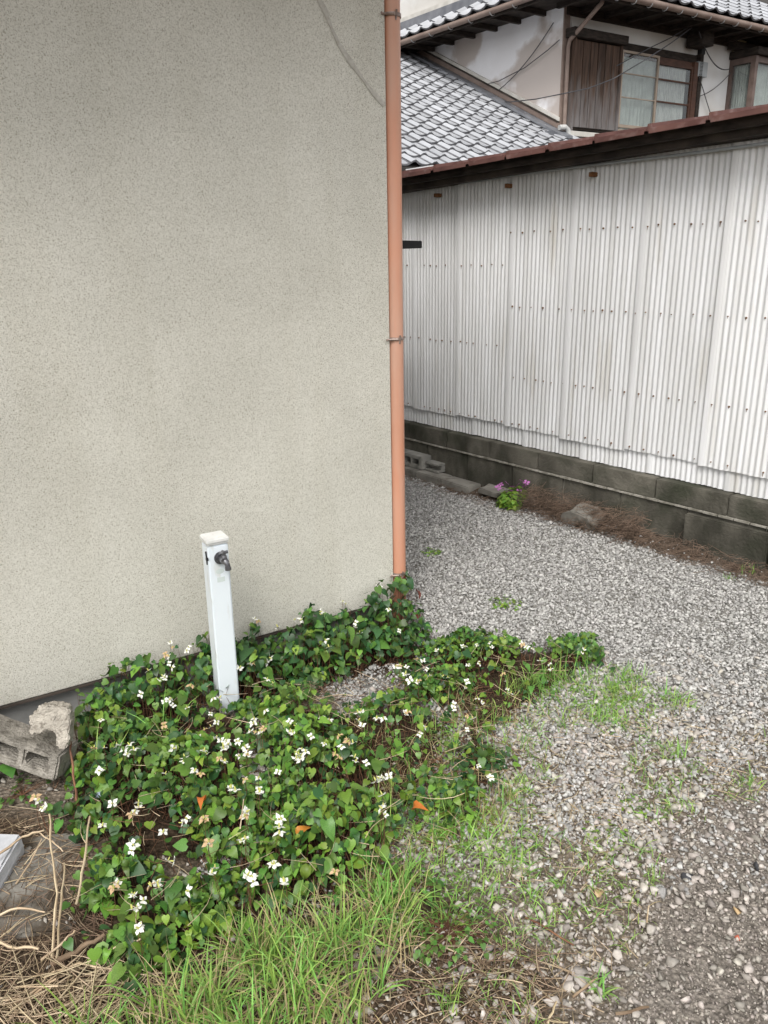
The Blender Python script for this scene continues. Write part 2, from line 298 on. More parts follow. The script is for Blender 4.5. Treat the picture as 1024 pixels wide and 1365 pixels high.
def blades(pos, az, L, lean, w, K=5):   # curved grass ribbons -> quads
    N = len(pos); s = np.linspace(0, 1, K)[None, :]
    th0 = lean[:, None]*.35; th = th0 + lean[:, None]*1.5*s**1.3
    ds = L[:, None]/(K-1); hx = np.cumsum(np.sin(th)*ds, 1)-np.sin(th[:, :1])*ds; hz = np.cumsum(np.cos(th)*ds, 1)-np.cos(th[:, :1])*ds
    ca, sa = np.cos(az)[:, None], np.sin(az)[:, None]
    c = np.stack([pos[:, 0:1]+hx*ca, pos[:, 1:2]+hx*sa, pos[:, 2:3]+hz], 2)
    ww = w[:, None]*np.array([.6, 1, .9, .6, .08][:K] if K == 5 else np.linspace(1, .08, K))[None]*.5
    tw = rng.normal(0, .5, N)[:, None]
    sx = np.stack([-np.sin(az[:, None]+tw)*ww, np.cos(az[:, None]+tw)*ww, ww*.3*np.sin(tw)], 2)
    V = np.stack([c-sx, c+sx], 2); idx = np.arange(N*K*2).reshape(N, K, 2)
    T = np.stack([idx[:, :-1, 0], idx[:, :-1, 1], idx[:, 1:, 1], idx[:, 1:, 0]], -1).reshape(-1, 4)
    return V.reshape(-1, 3), T
def inpoly(x, y, poly):
    x, y = np.asarray(x), np.asarray(y); r = np.zeros(x.shape, bool); n = len(poly)
    for i in range(n):
        x1, y1 = poly[i]; x2, y2 = poly[(i+1) % n]
        c = ((y1 > y) != (y2 > y)); r ^= c & (x < (x2-x1)*(y-y1)/((y2-y1) or 1e-9)+x1)
    return r
def gpoly(px, z=.0): return [tuple(G(x, y, z)[:2]) for x, y in px]
def polydist(x, y, poly):
    d = np.full(np.shape(x), 9.)
    for i in range(len(poly)):
        a = np.array(poly[i]); b = np.array(poly[(i+1) % len(poly)]); ab = b-a
        t = np.clip(((x-a[0])*ab[0]+(y-a[1])*ab[1])/(ab @ ab+1e-12), 0, 1); d = np.minimum(d, np.hypot(x-a[0]-t*ab[0], y-a[1]-t*ab[1]))
    return d
# cheap value noise for shapes
_g = rng.random((64, 64))
def vn(x, y, s):
    x = np.asarray(x)*s+100.; y = np.asarray(y)*s+100.; i = np.floor(x).astype(int); j = np.floor(y).astype(int); u = x-i; v = y-j
    u = u*u*(3-2*u); v = v*v*(3-2*v); g = lambda a, b: _g[a % 64, b % 64]
    return (g(i, j)*(1-u)+g(i+1, j)*u)*(1-v)+(g(i, j+1)*(1-u)+g(i+1, j+1)*u)*v

# ------------------------------------------------------------ key lines of the place
S0 = np.array([1.191, 4.089, 0]); sA = unit([-.624, .782, 0]); sN = unit([-.782, -.624, 0])   # block wall face, direction away, outward
def SH(t, o, z): return S0 + sA*t + sN*o + np.array([0, 0, z])
Q = np.array([.036, 2.984, 0]); hU = unit([.861, .509, 0]); hN = unit([.509, -.861, 0]); hB = unit([-.621, .784, 0]); hR = unit([.784, .621, 0])
def HF(a, o, z): return Q + hU*a + hN*o + np.array([0, 0, z])       # front wall frame: a along (negative = left), o outwards

# plant areas, outlined on the photograph and laid on the ground
PATCH = [
 ('A', gpoly([(262, 880), (330, 862), (400, 842), (470, 812), (505, 800), (545, 806), (572, 850), (560, 895), (505, 888), (455, 893), (430, 915), (330, 925), (265, 925)], .06)),
 ('B', gpoly([(100, 985), (140, 925), (200, 900), (262, 885), (268, 925), (345, 930), (345, 1105), (250, 1140), (140, 1130), (95, 1085), (75, 1090), (92, 1040)], .06)),
 ('C', gpoly([(345, 930), (430, 918), (470, 935), (545, 925), (610, 945), (600, 1010), (560, 1060), (520, 1100), (500, 1150), (430, 1185), (330, 1190), (300, 1120), (345, 1105)], .05)),
 ('D', gpoly([(548, 895), (575, 850), (610, 842), (700, 852), (785, 850), (798, 872), (762, 900), (700, 940), (660, 965), (690, 1010), (640, 1070), (610, 1110), (570, 1090), (600, 1010), (610, 945), (540, 920)], .045)),
 ('E', gpoly([(100, 1175), (160, 1130), (250, 1145), (300, 1125), (330, 1195), (290, 1225), (235, 1270), (180, 1290), (130, 1240)], .05)),
]
grassP = gpoly([(60, 1370), (110, 1320), (200, 1300), (290, 1255), (330, 1205), (430, 1190), (480, 1130), (540, 1085), (600, 1090), (650, 1050), (700, 960), (760, 900), (840, 900), (905, 950), (760, 990), (700, 1060), (690, 1120), (650, 1200), (560, 1260), (520, 1330), (500, 1370)])
litterP = gpoly([(-80, 1080), (40, 1075), (110, 1130), (100, 1180), (200, 1190), (560, 1150), (640, 1200), (760, 1290), (740, 1400), (-120, 1500)])
dirtP = gpoly([(1060, 1010), (985, 1030), (890, 1110), (850, 1200), (820, 1290), (770, 1400), (1200, 1420), (1200, 1000)])
allP = [p for _, p in PATCH]
def plant_h(x, y):
    base = .045 + .10*vn(x, y, 7) + .02*vn(x, y, 17) ; dw = -((x-Q[0])*hN[0]+(y-Q[1])*hN[1]); dw = np.abs(dw)
    near = np.clip(1-dw/.30, 0, 1)*np.clip((x+1.15)/.25, 0, 1)*(x < .1); return base + .085*near
def gz(x, y):
    x = np.asarray(x, float); y = np.asarray(y, float)
    d = (x-S0[0])*sN[0]+(y-S0[1])*sN[1]; t = (x-S0[0])*sA[0]+(y-S0[1])*sA[1]
    rise = .075*np.clip(1-d/1.4, 0, 1)**1.3; berm = rise+.035*np.clip(1-d/(.13+.06*vn(t, t*0, 5)), 0, 1)**.8*np.clip((1.6-t)/1.2, .25, 1)*(.6+.8*vn(x, y, 9)); berm = np.where(d < -.3, .02, berm)
    lit = inpoly(x, y, litterP)*.0
    return .012*(vn(x, y, 3)-.5)+.006*(vn(x, y, 14)-.5)+berm

# ------------------------------------------------------------ ground
def axis(lo, hi, st, far):
    a = list(np.arange(lo, hi, st)); k = [.3, .8, 2, 5, 14, 40, far]
    return np.array([lo-q for q in reversed(k)]+a+[hi+q for q in k])
gx = axis(-2.2, 3.2, .035, 90); gy = axis(.2, 6.6, .035, 90)
X, Y = np.meshgrid(gx, gy); Z = gz(X, Y); edge = (X < -2.3) | (X > 3.3) | (Y < .1) | (Y > 6.7); Z = np.where(edge, 0, Z)
V = np.stack([X, Y, Z], 2).reshape(-1, 3); ny, nx = X.shape; I = np.arange(nx*ny).reshape(ny, nx)
T = np.stack([I[:-1, :-1], I[:-1, 1:], I[1:, 1:], I[1:, :-1]], -1).reshape(-1, 4)
me = mesh_np('ground', V, T, M['ground'], smooth=True)
colr = np.ones((len(V), 4), np.float32); x, y = V[:, 0], V[:, 1]
base = np.array([.27, .26, .24]); brown = np.array([.13, .098, .075]); dirt = np.array([.27, .24, .21]); humus = np.array([.065, .045, .03]); tan = np.array([.21, .165, .12])
c = np.tile(base, (len(V), 1))
def mixin(c, w, k): return c*(1-w[:, None])+k*w[:, None]
near = np.clip((2.45-y+.25*(vn(x, y, 4)-.5))/.5, 0, 1); c = mixin(c, near*.8, tan)
dd = polydist(x, y, dirtP); w = inpoly(x, y, dirtP)*np.clip(dd/.08, 0, 1); c = mixin(c, w, dirt)
w = inpoly(x, y, litterP)*np.clip(polydist(x, y, litterP)/.06, 0, 1); c = mixin(c, w*.9, humus*1.3)
for p in allP: c = mixin(c, inpoly(x, y, p)*np.clip(polydist(x, y, p)/.05, 0, 1), humus)
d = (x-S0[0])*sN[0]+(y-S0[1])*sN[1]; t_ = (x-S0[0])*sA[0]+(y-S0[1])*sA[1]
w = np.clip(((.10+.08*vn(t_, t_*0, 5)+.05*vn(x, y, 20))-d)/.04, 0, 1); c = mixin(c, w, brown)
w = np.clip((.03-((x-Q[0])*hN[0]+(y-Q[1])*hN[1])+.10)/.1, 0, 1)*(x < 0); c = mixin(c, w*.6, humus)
colr[:, :3] = c
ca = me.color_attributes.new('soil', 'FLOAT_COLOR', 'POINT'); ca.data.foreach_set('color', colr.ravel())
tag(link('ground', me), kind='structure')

# ------------------------------------------------------------ stuccoed house on the left
house = empty('stuccoed_house', tuple(HF(-2, -.3, 0)), 'house with a rough beige stucco wall filling the left of the picture', 'house')
mb = MB()
def prism(mb, pts, z0, z1):
    n = len(pts); V = [(p[0], p[1], z0) for p in pts]+[(p[0], p[1], z1) for p in pts]
    mb.add(V, [tuple(range(n-1, -1, -1)), tuple(range(n, 2*n))]+[(i, (i+1) % n, (i+1) % n+n, i+n) for i in range(n)])
c0 = Q; L1 = Q-hU*4.6; B1 = Q+hB*5; B2 = L1+hB*5
def inset(d):
    a = Q-hN*d-hR*d; return [Q-hN*d-hR*d, L1-hN*d, B2, B1-hR*d]
prism(mb, [c0, L1, B2, B1], .125, 2.86); mb.build('wall', M['stucco'], house, bevel=.004)
mb = MB(); prism(mb, inset(.028), -.3, .13); mb.build('foundation', M['foundation'], house)
mb = MB()   # dark metal drip edge under the stucco
mb.box(HF, -4.6, -.002, -.012, .004, .116, .1235); mb.build('drip_edge', M['fascia'], house)
# a smear of sealant along an old crack
mb = MB(); pts = [toplane(px, py, Q, hN) for px, py in [(422, -6), (432, 12), (442, 38), (452, 60), (468, 84), (484, 106), (497, 124), (512, 140)]]
for i in range(len(pts)-1):
    a, b = pts[i]+hN*.0015, pts[i+1]+hN*.0015; dr = unit(b-a); sd_ = np.cross(dr, hN); w = .008+.003*sin(i*2.1); w2 = .008+.003*sin((i+1)*2.1)
    mb.hexa([a-sd_*w, b-sd_*w2, b+sd_*w2, a+sd_*w, a-sd_*w*.6+hN*.002, b-sd_*w2*.6+hN*.002, b+sd_*w2*.6+hN*.002, a+sd_*w*.6+hN*.002])
mb.build('crack_repair', M['seal'], house, label='dark sealant smear running down to the downpipe')
mb = MB(); ov = .72
e = [Q+hN*ov+hR*.35, L1+hN*ov, B2, B1+hR*.35]; prism(mb, e, 2.862, 2.98); mb.build('eave', M['trimwhite'], house)
rc = (Q+L1+B1+B2)/4+np.array([0, 0, 4.3]); mb = MB(); mb.add([(*p[:2], 2.983) for p in e]+[tuple(rc)], [(0, 1, 4), (1, 2, 4), (2, 3, 4), (3, 0, 4), (3, 2, 1, 0)]); mb.build('roof', M['ridge'], house)
# gutter, downpipe with brackets
pc = Q+hR*.036+hB*.012
mb = MB(); mb.tube([pc+[0, 0, .02], pc+[0, 0, 1.2], pc+[0, 0, 2.40]], .0308, 20); dp = mb.build('downpipe', M['copperpipe'], house, True, label='terracotta orange plastic downpipe at the house corner')
mb = MB(); mb.tube([pc+[0, 0, 2.355], pc+[0, 0, 2.42]], .034, 20); mb.tube([pc+[0, 0, 2.42], pc+[0, 0, 2.46], pc+hN*.05+hR*.03+[0, 0, 2.52], pc+hN*.3+hR*.05+[0, 0, 2.74]], .031, 16)
mb.build('pipe_elbow', M['brownmetal'], dp, True)
for z in (1.205, 2.28, .235):
    mb = MB(); ring = [pc+np.array([cos(a), sin(a), 0])*.0325+[0, 0, z] for a in np.linspace(0, 2*pi, 21)]
    for i in range(20):
        a, b = ring[i], ring[i+1]; oa = pc+(a-pc)*1+0; va = (a-pc)*[1, 1, 0]; vb = (b-pc)*[1, 1, 0]
        mb.hexa([a, b, b+vb*.06, a+va*.06, a+[0, 0, .011], b+[0, 0, .011], b+vb*.06+[0, 0, .011], a+va*.06+[0, 0, .011]])
    arm = pc-hR*.03-hN*.0
    mb.tube([pc+hN*.033-hR*.01+[0, 0, z+.004], pc+hN*.012-hR*.045+[0, 0, z+.004], pc+hN*.02-hR*.055+[0, 0, z+.004]], .004, 6)
    mb.tube([pc+hN*.03-hR*.0+[0, 0, z-.012], pc+hN*.036+[0, 0, z+.018]], .004, 6)
    mb.build('pipe_bracket', M['bracket'], dp)
mb = MB(); mb.tube([HF(-4.6, ov+.05, 2.84), HF(.3, ov+.05, 2.83)], .05, 12); mb.build('gutter', M['copperpipe'], house, True)
# black hood on the side wall, its tip seen past the pipe
aw = toplane(551, 324, Q+hB*1.15, hB); h0 = Q+hB*1.15+[0, 0, aw[2]]
mb = MB(); ln = float((toplane(563, 324, Q+hB*1.15, hB)-h0) @ hR)
mb.hexa([h0+hR*.0+[0, 0, -.03], h0+hR*ln+[0, 0, -.028], h0+hR*ln+hB*.5+[0, 0, -.028], h0+hB*.5+[0, 0, -.03], h0+[0, 0, .03], h0+hR*ln+[0, 0, .012], h0+hR*ln+hB*.5+[0, 0, .012], h0+hB*.5+[0, 0, .03]])
mb.build('window_hood', M['black'], house, bevel=.003, label='black flat hood sticking out behind the downpipe')

# ------------------------------------------------------------ corrugated shed on a block wall
shed = empty('corrugated_shed', tuple(SH(1.2, -1, .4)), 'low shed clad in white corrugated sheets under a red-brown metal roof', 'shed')
PW, NW = .0287, 15; SW = PW*NW
def corr_sheet(t0, z0, z1, off, tilt, first_wide=True):
    V, Fc = [], []; nseg = NW*8+2
    zs = np.linspace(z0, z1, 7)
    for j, z in enumerate(zs):
        for i in range(nseg+1):
            u = i/8.; tt = t0+SW-u*PW+ (.0*z)
            amp = .0031*cos(2*pi*u)
            if u < 1.05: amp = .0040*min(1, 1.6*cos(pi*(u-.45)/1.3))      # broad lap rib on the left edge of each sheet
            o = -.05+off+amp+tilt*(i/nseg-.5)+.0015*(vn(tt, z, 4)-.5)
            V.append(SH(tt, o, z+ (.0015*sin(tt*40) if j == 0 else 0)))
    n = nseg+1
    for j in range(len(zs)-1):
        for i in range(nseg): Fc.append((j*n+i, j*n+i+1, (j+1)*n+i+1, (j+1)*n+i))
    return V, Fc
screws = []; stains = MB()
k0 = [-0.74+SW*k for k in range(-3, 9)]
for k, t0 in enumerate(k0):
    jz = .006*((k*7) % 5-2)
    V, Fc = corr_sheet(t0-SW/2-.02, .505+jz*.7, 1.955-.022*max(0, t0), .006+.003*(k % 2), -.006)
    o = MB().add(V, Fc).build('wall_sheet', M['sheet'], shed, True)
    V, Fc = corr_sheet(t0-SW/2-.16, .400+jz*.12, .56, -.006, -.003)
    MB().add(V, Fc).build('base_sheet', M['sheet'], shed, True)
mbs = MB(); mbr = MB()
for row, (zz, cond) in enumerate([(1.63, lambda t: t < .75), (1.22, lambda t: t < .75), (.81, lambda t: t < .75), (.528, lambda t: True), (1.455, lambda t: t >= .75), (.988, lambda t: t >= .75)]):
    t = -1.7
    while t < 4:
        t += PW*random.choice([2, 2, 3, 3, 3, 3, 4])
        if not cond(t) or random.random() < .06: continue
        z = zz+random.uniform(-.004, .004); p = SH(t, -.05+.0135, z); q = p+sN*.002
        r = random.uniform(.002, .0042)
        mbr.tube([p-sN*.004, p+sN*.0008], r*1.25, 7)
        if random.random() < .5:   # a rust run below the screw
            w = r*.55; l = random.uniform(.008, .022); mbr.hexa([p+sA*w, p-sA*w, p-sA*w+sN*.0006, p+sA*w+sN*.0006, p+sA*w*.3-[0, 0, l], p-sA*w*.3-[0, 0, l], p-sA*w*.3+sN*.0006-[0, 0, l], p+sA*w*.3+sN*.0006-[0, 0, l]])
        mbs.tube([p, q+sN*.002], r*.75, 6)
mbr.build('rust_spots', M['rust'], shed)['kind'] = 'stuff'
mbs.build('screws', M['screw'], shed)['kind'] = 'stuff'
mb = MB(); mb.box(SH, -2.6, 4.6, -.30, -.075, .37, 1.85); mb.build('shed_body', M['darkwood'], shed)
mb = MB(); mb.box(SH, -2.6, 4.6, -.11, -.074, .397, .43); mb.build('sill_plate', M['fascia'], shed)
# eave: fascia, purlin, conduit, brackets, battened metal roof
ez = 2.040
def SE(t, o, z): return SH(t, o, z-.024*(t+.77))
mb = MB(); mb.box(SE, -2.6, 4.6, -.055, .055, ez-.075, ez-.012); mb.build('fascia', M['fascia'], shed, bevel=.003)
mb = MB(); mb.box(SE, -2.6, 4.6, .058, .10, ez-.045, ez-.008); mb.build('eave_board', M['darkwood'], shed, bevel=.002)
mb = MB(); pts = [SH(t, -.012+.003*sin(t*5), 1.948-.008*(t+.77)+.004*sin(t*3.1)+.006*(t > 1.15)) for t in np.linspace(-2.6, 4.6, 60)]; pts = [p-np.array([0, 0, .010]) for p in pts]; mb.tube(pts, .0065, 8); mb.build('conduit', M['box'], shed, True)
for px in (582, 677, 790):
    p = toplane(px, 250-(px-582)*.13, SH(0, -.01, 0), sN); t = float((p-S0) @ sA); mb = MB(); mb.box(SH, t-.012, t+.012, -.045, .004, 1.893-.016*(t+.77), 1.915-.016*(t+.77)); mb.build('rusty_clip', M['rust'], shed, bevel=.002)
slope = .155
def RF(t, u, z): return SE(t, .14-u, ez+slope*u+z)
bt = [toplane(px, py, SH(0, .14, 0), sN) for px, py in [(623, 214), (674, 206), (730, 195), (792, 184), (863, 171), (945, 158)]]
ts = [float((p-S0) @ sA) for p in bt]; ts.sort(); stp = (ts[-1]-ts[0])/5
cuts = [ts[0]-stp*3, ts[0]-stp*2, ts[0]-stp]+ts+[ts[-1]+stp*i for i in range(1, 11)]
for a, b in zip(cuts[:-1], cuts[1:]):
    j = random.uniform(-.006, .006)
    mb = MB(); mb.box(RF, a+.011, b-.011, 0+j, 2.3, .0, .012)
    mb.box(RF, a+.011, b-.011, j-.004, j+.0, -.012, .010)
    mb.build('roof_sheet', M['redroof'], shed, bevel=.0015)
    mb = MB(); mb.box(RF, b-.0095, b+.0095, .012, 2.3, -.002, .030); mb.build('roof_batten', M['redroof'], shed, bevel=.002)
mb = MB(); mb.box(RF, cuts[0], cuts[-1], .03, 2.3, -.022, -.004); mb.build('roof_deck', M['darkwood'], shed)
mb = MB(); mb.box(SH, -2.6, 4.6, -2.3, -2.15, 0, 2.38); mb.build('back_wall', M['sheet'], shed)

bw = empty('block_wall', tuple(SH(1, 0, 0)), 'low mossy concrete block wall under the white corrugated sheets', 'block wall')
def block_row(z0, z1, o0, o1, start, ln=.392, t1=4.4, jit=.003):
    t = start; i = 0
    while t < t1:
        a = random.uniform(-jit, jit); mb = MB(); mb.box(SH, t+.003, t+ln-.003, o0, o1+a, z0+.003, z1-.003)
        mb.build('concrete_block', M['mossblock'], bw, bevel=.004); t += ln; i += 1
block_row(.287, .398, -.28, .0, -2.7); block_row(.085, .283, -.28, -.004, -2.5); block_row(-.12, .083, -.28, .006, -2.7)
mb = MB(); mb.box(SH, -2.6, 4.3, -.27, -.013, -.1, .385); mb.build('mortar_core', M['mortar'], bw)
mb = MB()
for i in range(70):   # rough whitish mortar squeezed along the bed joint
    t = -1.9+i*.08; mb.box(SH, t+.002, t+.078, -.02, .006+.005*random.random(), .2795+.001*random.random(), .2885+.003*random.random())
mb.build('bed_joint', M['mortar'], bw, bevel=.0008)
for a, b in ((-.97, -.55), (-1.4, -.982)):
    mb = MB(); mb.box(SH, a, b, .008, .045, -.05, .268); mb.build('render_panel', M['mossblock'], bw, bevel=.006, label='rendered panel standing proud at the foot of the block wall')

# kerb strip and blocks on it
mb = MB()
for i in range(9):
    t = .62+i*.26
    if i: mb.box(SH, t, t+.255, .012, .13+.01*random.random(), -.05, .108+.008*random.random())
kerb = mb.build('kerb_strip', M['slab'], None, bevel=.006); tag(kerb, 'broken concrete kerb running along the foot of the far block wall', 'kerb')
def hollow_block(name, L_, Hh, Dp, holes, m, parent=None, dmg=0.):
    """block lying so that the holes open on the front (-y); x length, z height"""
    bm = bmesh.new(); xs = [-L_/2]; t = Hh*.2; 
    for a, b in holes: xs += [a, b]
    xs += [L_/2]; zs = [0, t*1.5, Hh-t*1.3, Hh]
    holeset = {(2*i+1) for i in range(len(holes))}
    for yy in (0,):
        vs = {}
        def vv(i, j, k):
            if (i, j, k) not in vs:
                jx = dmg*random.uniform(-1, 1); jz = dmg*random.uniform(-1, 1)
                vs[(i, j, k)] = bm.verts.new((xs[i]+jx, (-Dp/2, Dp/2)[k]+dmg*random.uniform(-1, 1), zs[j]+jz))
            return vs[(i, j, k)]
        def solid(i, j): return 0 <= i < len(xs)-1 and 0 <= j < 3 and not (j == 1 and i in holeset)
        for i in range(len(xs)-1):
            for j in range(3):
                if not solid(i, j): continue
                bm.faces.new([vv(i, j, 0), vv(i+1, j, 0), vv(i+1, j+1, 0), vv(i, j+1, 0)]); bm.faces.new([vv(i, j+1, 1), vv(i+1, j+1, 1), vv(i+1, j, 1), vv(i, j, 1)])
                if not solid(i-1, j): bm.faces.new([vv(i, j, 1), vv(i, j, 0), vv(i, j+1, 0), vv(i, j+1, 1)])
                if not solid(i+1, j): bm.faces.new([vv(i+1, j, 0), vv(i+1, j, 1), vv(i+1, j+1, 1), vv(i+1, j+1, 0)])
                if not solid(i, j-1): bm.faces.new([vv(i, j, 1), vv(i+1, j, 1), vv(i+1, j, 0), vv(i, j, 0)])
                if not solid(i, j+1): bm.faces.new([vv(i, j+1, 0), vv(i+1, j+1, 0), vv(i+1, j+1, 1), vv(i, j+1, 1)])
    bmesh.ops.recalc_face_normals(bm, faces=bm.faces)
    bmesh.ops.bevel(bm, geom=[e for e in bm.edges if len(e.link_faces) == 2 and e.calc_face_angle() > .7], offset=.004+dmg*.6, segments=2, affect='EDGES')
    if dmg:
        bmesh.ops.subdivide_edges(bm, edges=[e for e in bm.edges if e.calc_length() > .03], cuts=2, use_grid_fill=True)
        for v in bm.verts: v.co += Vector([random.uniform(-1, 1)*dmg*.35 for _ in range(3)])
    me = bpy.data.meshes.new(name); bm.to_mesh(me); bm.free(); me.materials.append(m); me.polygons.foreach_set('use_smooth', [True]*len(me.polygons)); me.set_sharp_from_angle(angle=rad(35))
    return link(name, me, parent)
# hollow block by the far wall, behind the pipe
fb = hollow_block('hollow_block', .30, .09, .12, [(-.115, -.045), (-.03, .03), (.045, .115)], M['concrete'])
p = G(556, 627, .06); p = G(556, 622, .11); fb.location = (p[0]-.02, p[1]+.03, .117); fb.rotation_euler = (0, 0, math.atan2(-sA[1], -sA[0])); tag(fb, 'small hollow concrete block lying on the kerb just right of the downpipe', 'concrete block')
fb2 = MB(); fb2.box(lambda a, b, z: (a, b, z), -.065, .065, -.06, .06, 0, .014); fb2.box(lambda a, b, z: (a, b, z), -.065, .065, -.025, .025, .0145, .045); fb2.box(lambda a, b, z: (a, b, z), -.065, .065, -.06, .06, .0455, .06)
o = fb2.build('channel_block', M['concrete'], None, bevel=.003); p = G(582, 629, .11); o.location = (p[0]+.01, p[1]+.02, .117); o.rotation_euler = (0, 0, math.atan2(-sA[1], -sA[0])); tag(o, 'short grooved concrete piece on the kerb beside the hollow block', 'concrete block')

# ------------------------------------------------------------ far house
d1 = unit([-.621, .784, 0]); d2 = unit([.85, .527, 0]); K = CAM+ray(745, 170)*10.5; K[2] = 0
def HW(a, b, z): return K + d2*a + d1*b + np.array([0, 0, z])
def WR(a, o, z): return K + d2*a - d1*o + np.array([0, 0, z])       # right wall: a along, o outwards
def WL(b, o, z): return K + d1*b - d2*o + np.array([0, 0, z])       # left wall: b along, o outwards
def onR(px, py, off=0.):
    n = np.cross(d2, [0, 0, 1]); q = toplane(px, py, K-d1*off, n); return float((q-K+d1*off) @ d2), float(q[2])
far = empty('tiled_roof_house', tuple(HW(3, 2, 0)), 'old two storey house with grey tiled roofs and patchy white plaster behind the shed', 'house')
def fb_(name, m, fr, *b, bevel=0., parent=None, label=None): 
    mb = MB(); mb.box(fr, *b); return mb.build(name, M[m], parent or far, bevel=bevel, label=label)
fb_('left_wall', 'plaster', HW, 0, .14, 0.004, 6, 0, 4.72, label='white plaster wall with beige damp patches'); fb_('right_wall', 'plaster2', HW, .144, 6.5, 0, .14, 0, 4.72)
fb_('corner_strip', 'brownmetal', HW, -.012, .09, -.022, -.002, 3.0, 4.7)
# shutter box
mbx = MB()
for i in range(6):
    a0 = .13+i*.14; fb_('shutter_board', 'board', WR, a0, a0+.126, .085, .108+.004*random.random(), 3.17, 4.215, bevel=.002)
fb_('shutter_box', 'darkwood', WR, .10, .98, .002, .084, 3.14, 4.22)
for a in (.09, .972): fb_('shutter_post', 'board', WR, a, a+.035, .02, .125, 3.10, 4.23, bevel=.002)
fb_('shutter_cap', 'darkwood', WR, .02, 1.05, .002, .17, 4.232, 4.34, bevel=.004); fb_('shutter_sill', 'trimwhite', WR, .05, 1.2, .002, .14, 3.05, 3.115, bevel=.004); fb_('shutter_base', 'fascia', WR, .04, 2.7, .002, .11, 2.9, 3.045, bevel=.004)
# main window
win = fb_('window', 'darkwood', WR, 1.02, 2.78, .002, .035, 4.20, 4.30, bevel=.002)
def wp(n, m, *b, parent=win, bevel=.0015): return fb_(n, m, WR, *b, bevel=bevel, parent=parent)
wp('window_void', 'black', 1.0, 2.78, .0005, .003, 3.1, 4.2, bevel=0)
wp('frame', 'redwood', 2.60, 2.70, .006, .08, 3.1, 4.20); wp('frame', 'darkwood', 2.705, 2.78, .006, .09, 3.1, 4.31); wp('sill', 'tanframe', 1.02, 2.70, .006, .09, 3.1, 3.20)
wp('frame', 'redwood', 1.0, 2.6, .006, .04, 4.13, 4.197)
def sash(a0, a1, z0, z1, o, m, bars, cm, th=.03, bt=.014):
    st = fb_('sash', m, WR, a0, a0+th, o, o+.03, z0, z1, bevel=.0015, parent=win)
    for b in ((a1-th, a1, z0, z1), (a0+th+.001, a1-th-.001, z1-th, z1), (a0+th+.001, a1-th-.001, z0, z0+th*1.4)): wp('sash_rail', m, b[0], b[1], o, o+.03, b[2], b[3])
    zc = [z0+th*1.4]+[z for z in bars]+[z1-th]
    for z in bars: wp('glazing_bar', m, a0+th+.001, a1-th-.001, o+.003, o+.026, z-bt/2, z+bt/2, bevel=.001)
    for z_, z2 in zip(zc[:-1], zc[1:]): wp('pane', 'glass', a0+th+.001, a1-th-.001, o+.012, o+.015, z_+bt/2+.001, z2-bt/2-.001, bevel=0)
sash(1.03, 1.80, 3.22, 4.19, .070, 'tanframe', [3.61, 3.91], None)
sash(1.81, 2.60, 3.22, 4.13, .038, 'redwood', [3.62, 3.91], None, .035, .022)
def curtain(a0, a1, z0, z1, o, m, fold=.05, name='curtain', parent=win):
    n = int((a1-a0)/.0075); V, Fc = [], []
    ph = 0; 
    for i in range(n+1):
        a = a0+(a1-a0)*i/n; ph += 2*pi*(a1-a0)/n/(fold*(.7+.6*vn(a, z0, 6)))
        for k, z in enumerate((z0, (z0+z1)/2, z1)): V.append(WR(a+.006*(1-k)*sin(i*.3), o+.008*sin(ph)+.003*sin(2.3*ph), z))
    for i in range(n):
        for k in range(2): Fc.append((i*3+k, i*3+3+k, i*3+4+k, i*3+1+k))
    return MB().add(V, Fc).build(name, M[m], parent, True)
curtain(1.05, 1.79, 3.2, 4.17, .024, 'curtain_green', .075); curtain(1.80, 2.50, 3.2, 4.13, .022, 'curtain_white', .045)
# second bay window on the right
bay = fb_('window', 'darkwood', WR, 3.50, 5.6, .002, .46, 4.33, 4.43, bevel=.003, label='brown framed bay window under its own dark hood'); 
def bp_(n, m, *b, bevel=.002): return fb_(n, m, WR, *b, bevel=bevel, parent=bay)
a_l, a_c = 3.56, 3.56
bp_('frame', 'brownframe', 3.53, 3.585, .002, .06, 3.3, 4.325); bp_('frame', 'brownframe', 3.53, 3.60, .34, .42, 3.3, 4.325); bp_('frame', 'brownframe', 3.60, 5.6, .34, .40, 4.24, 4.325); bp_('frame', 'brownframe', 3.53, 3.58, .062, .338, 4.24, 4.325)
bp_('pane', 'glass', 3.545, 3.549, .062, .338, 3.3, 4.238, bevel=0); bp_('pane', 'glass', 3.602, 4.4, .365, .369, 3.3, 4.238, bevel=0); bp_('frame', 'brownframe', 4.402, 4.45, .34, .40, 3.3, 4.238)
bp_('pane', 'glass', 4.452, 5.6, .365, .369, 3.3, 4.238, bevel=0); bp_('bay_base', 'brownframe', 3.53, 5.6, .002, .42, 3.1, 3.298)
curtain(3.61, 5.55, 3.3, 4.23, .32, 'curtain_green', .06, parent=bay)
n_ = 30; V, Fc = [], []
for i in range(n_+1):
    o_ = .07+.24*i/n_
    for z in (3.3, 4.23): V.append(WR(3.585+.008*sin(i*1.3), o_, z))
for i in range(n_): Fc.append((2*i, 2*i+2, 2*i+3, 2*i+1))
MB().add(V, Fc).build('curtain', M['curtain_green'], bay, True)
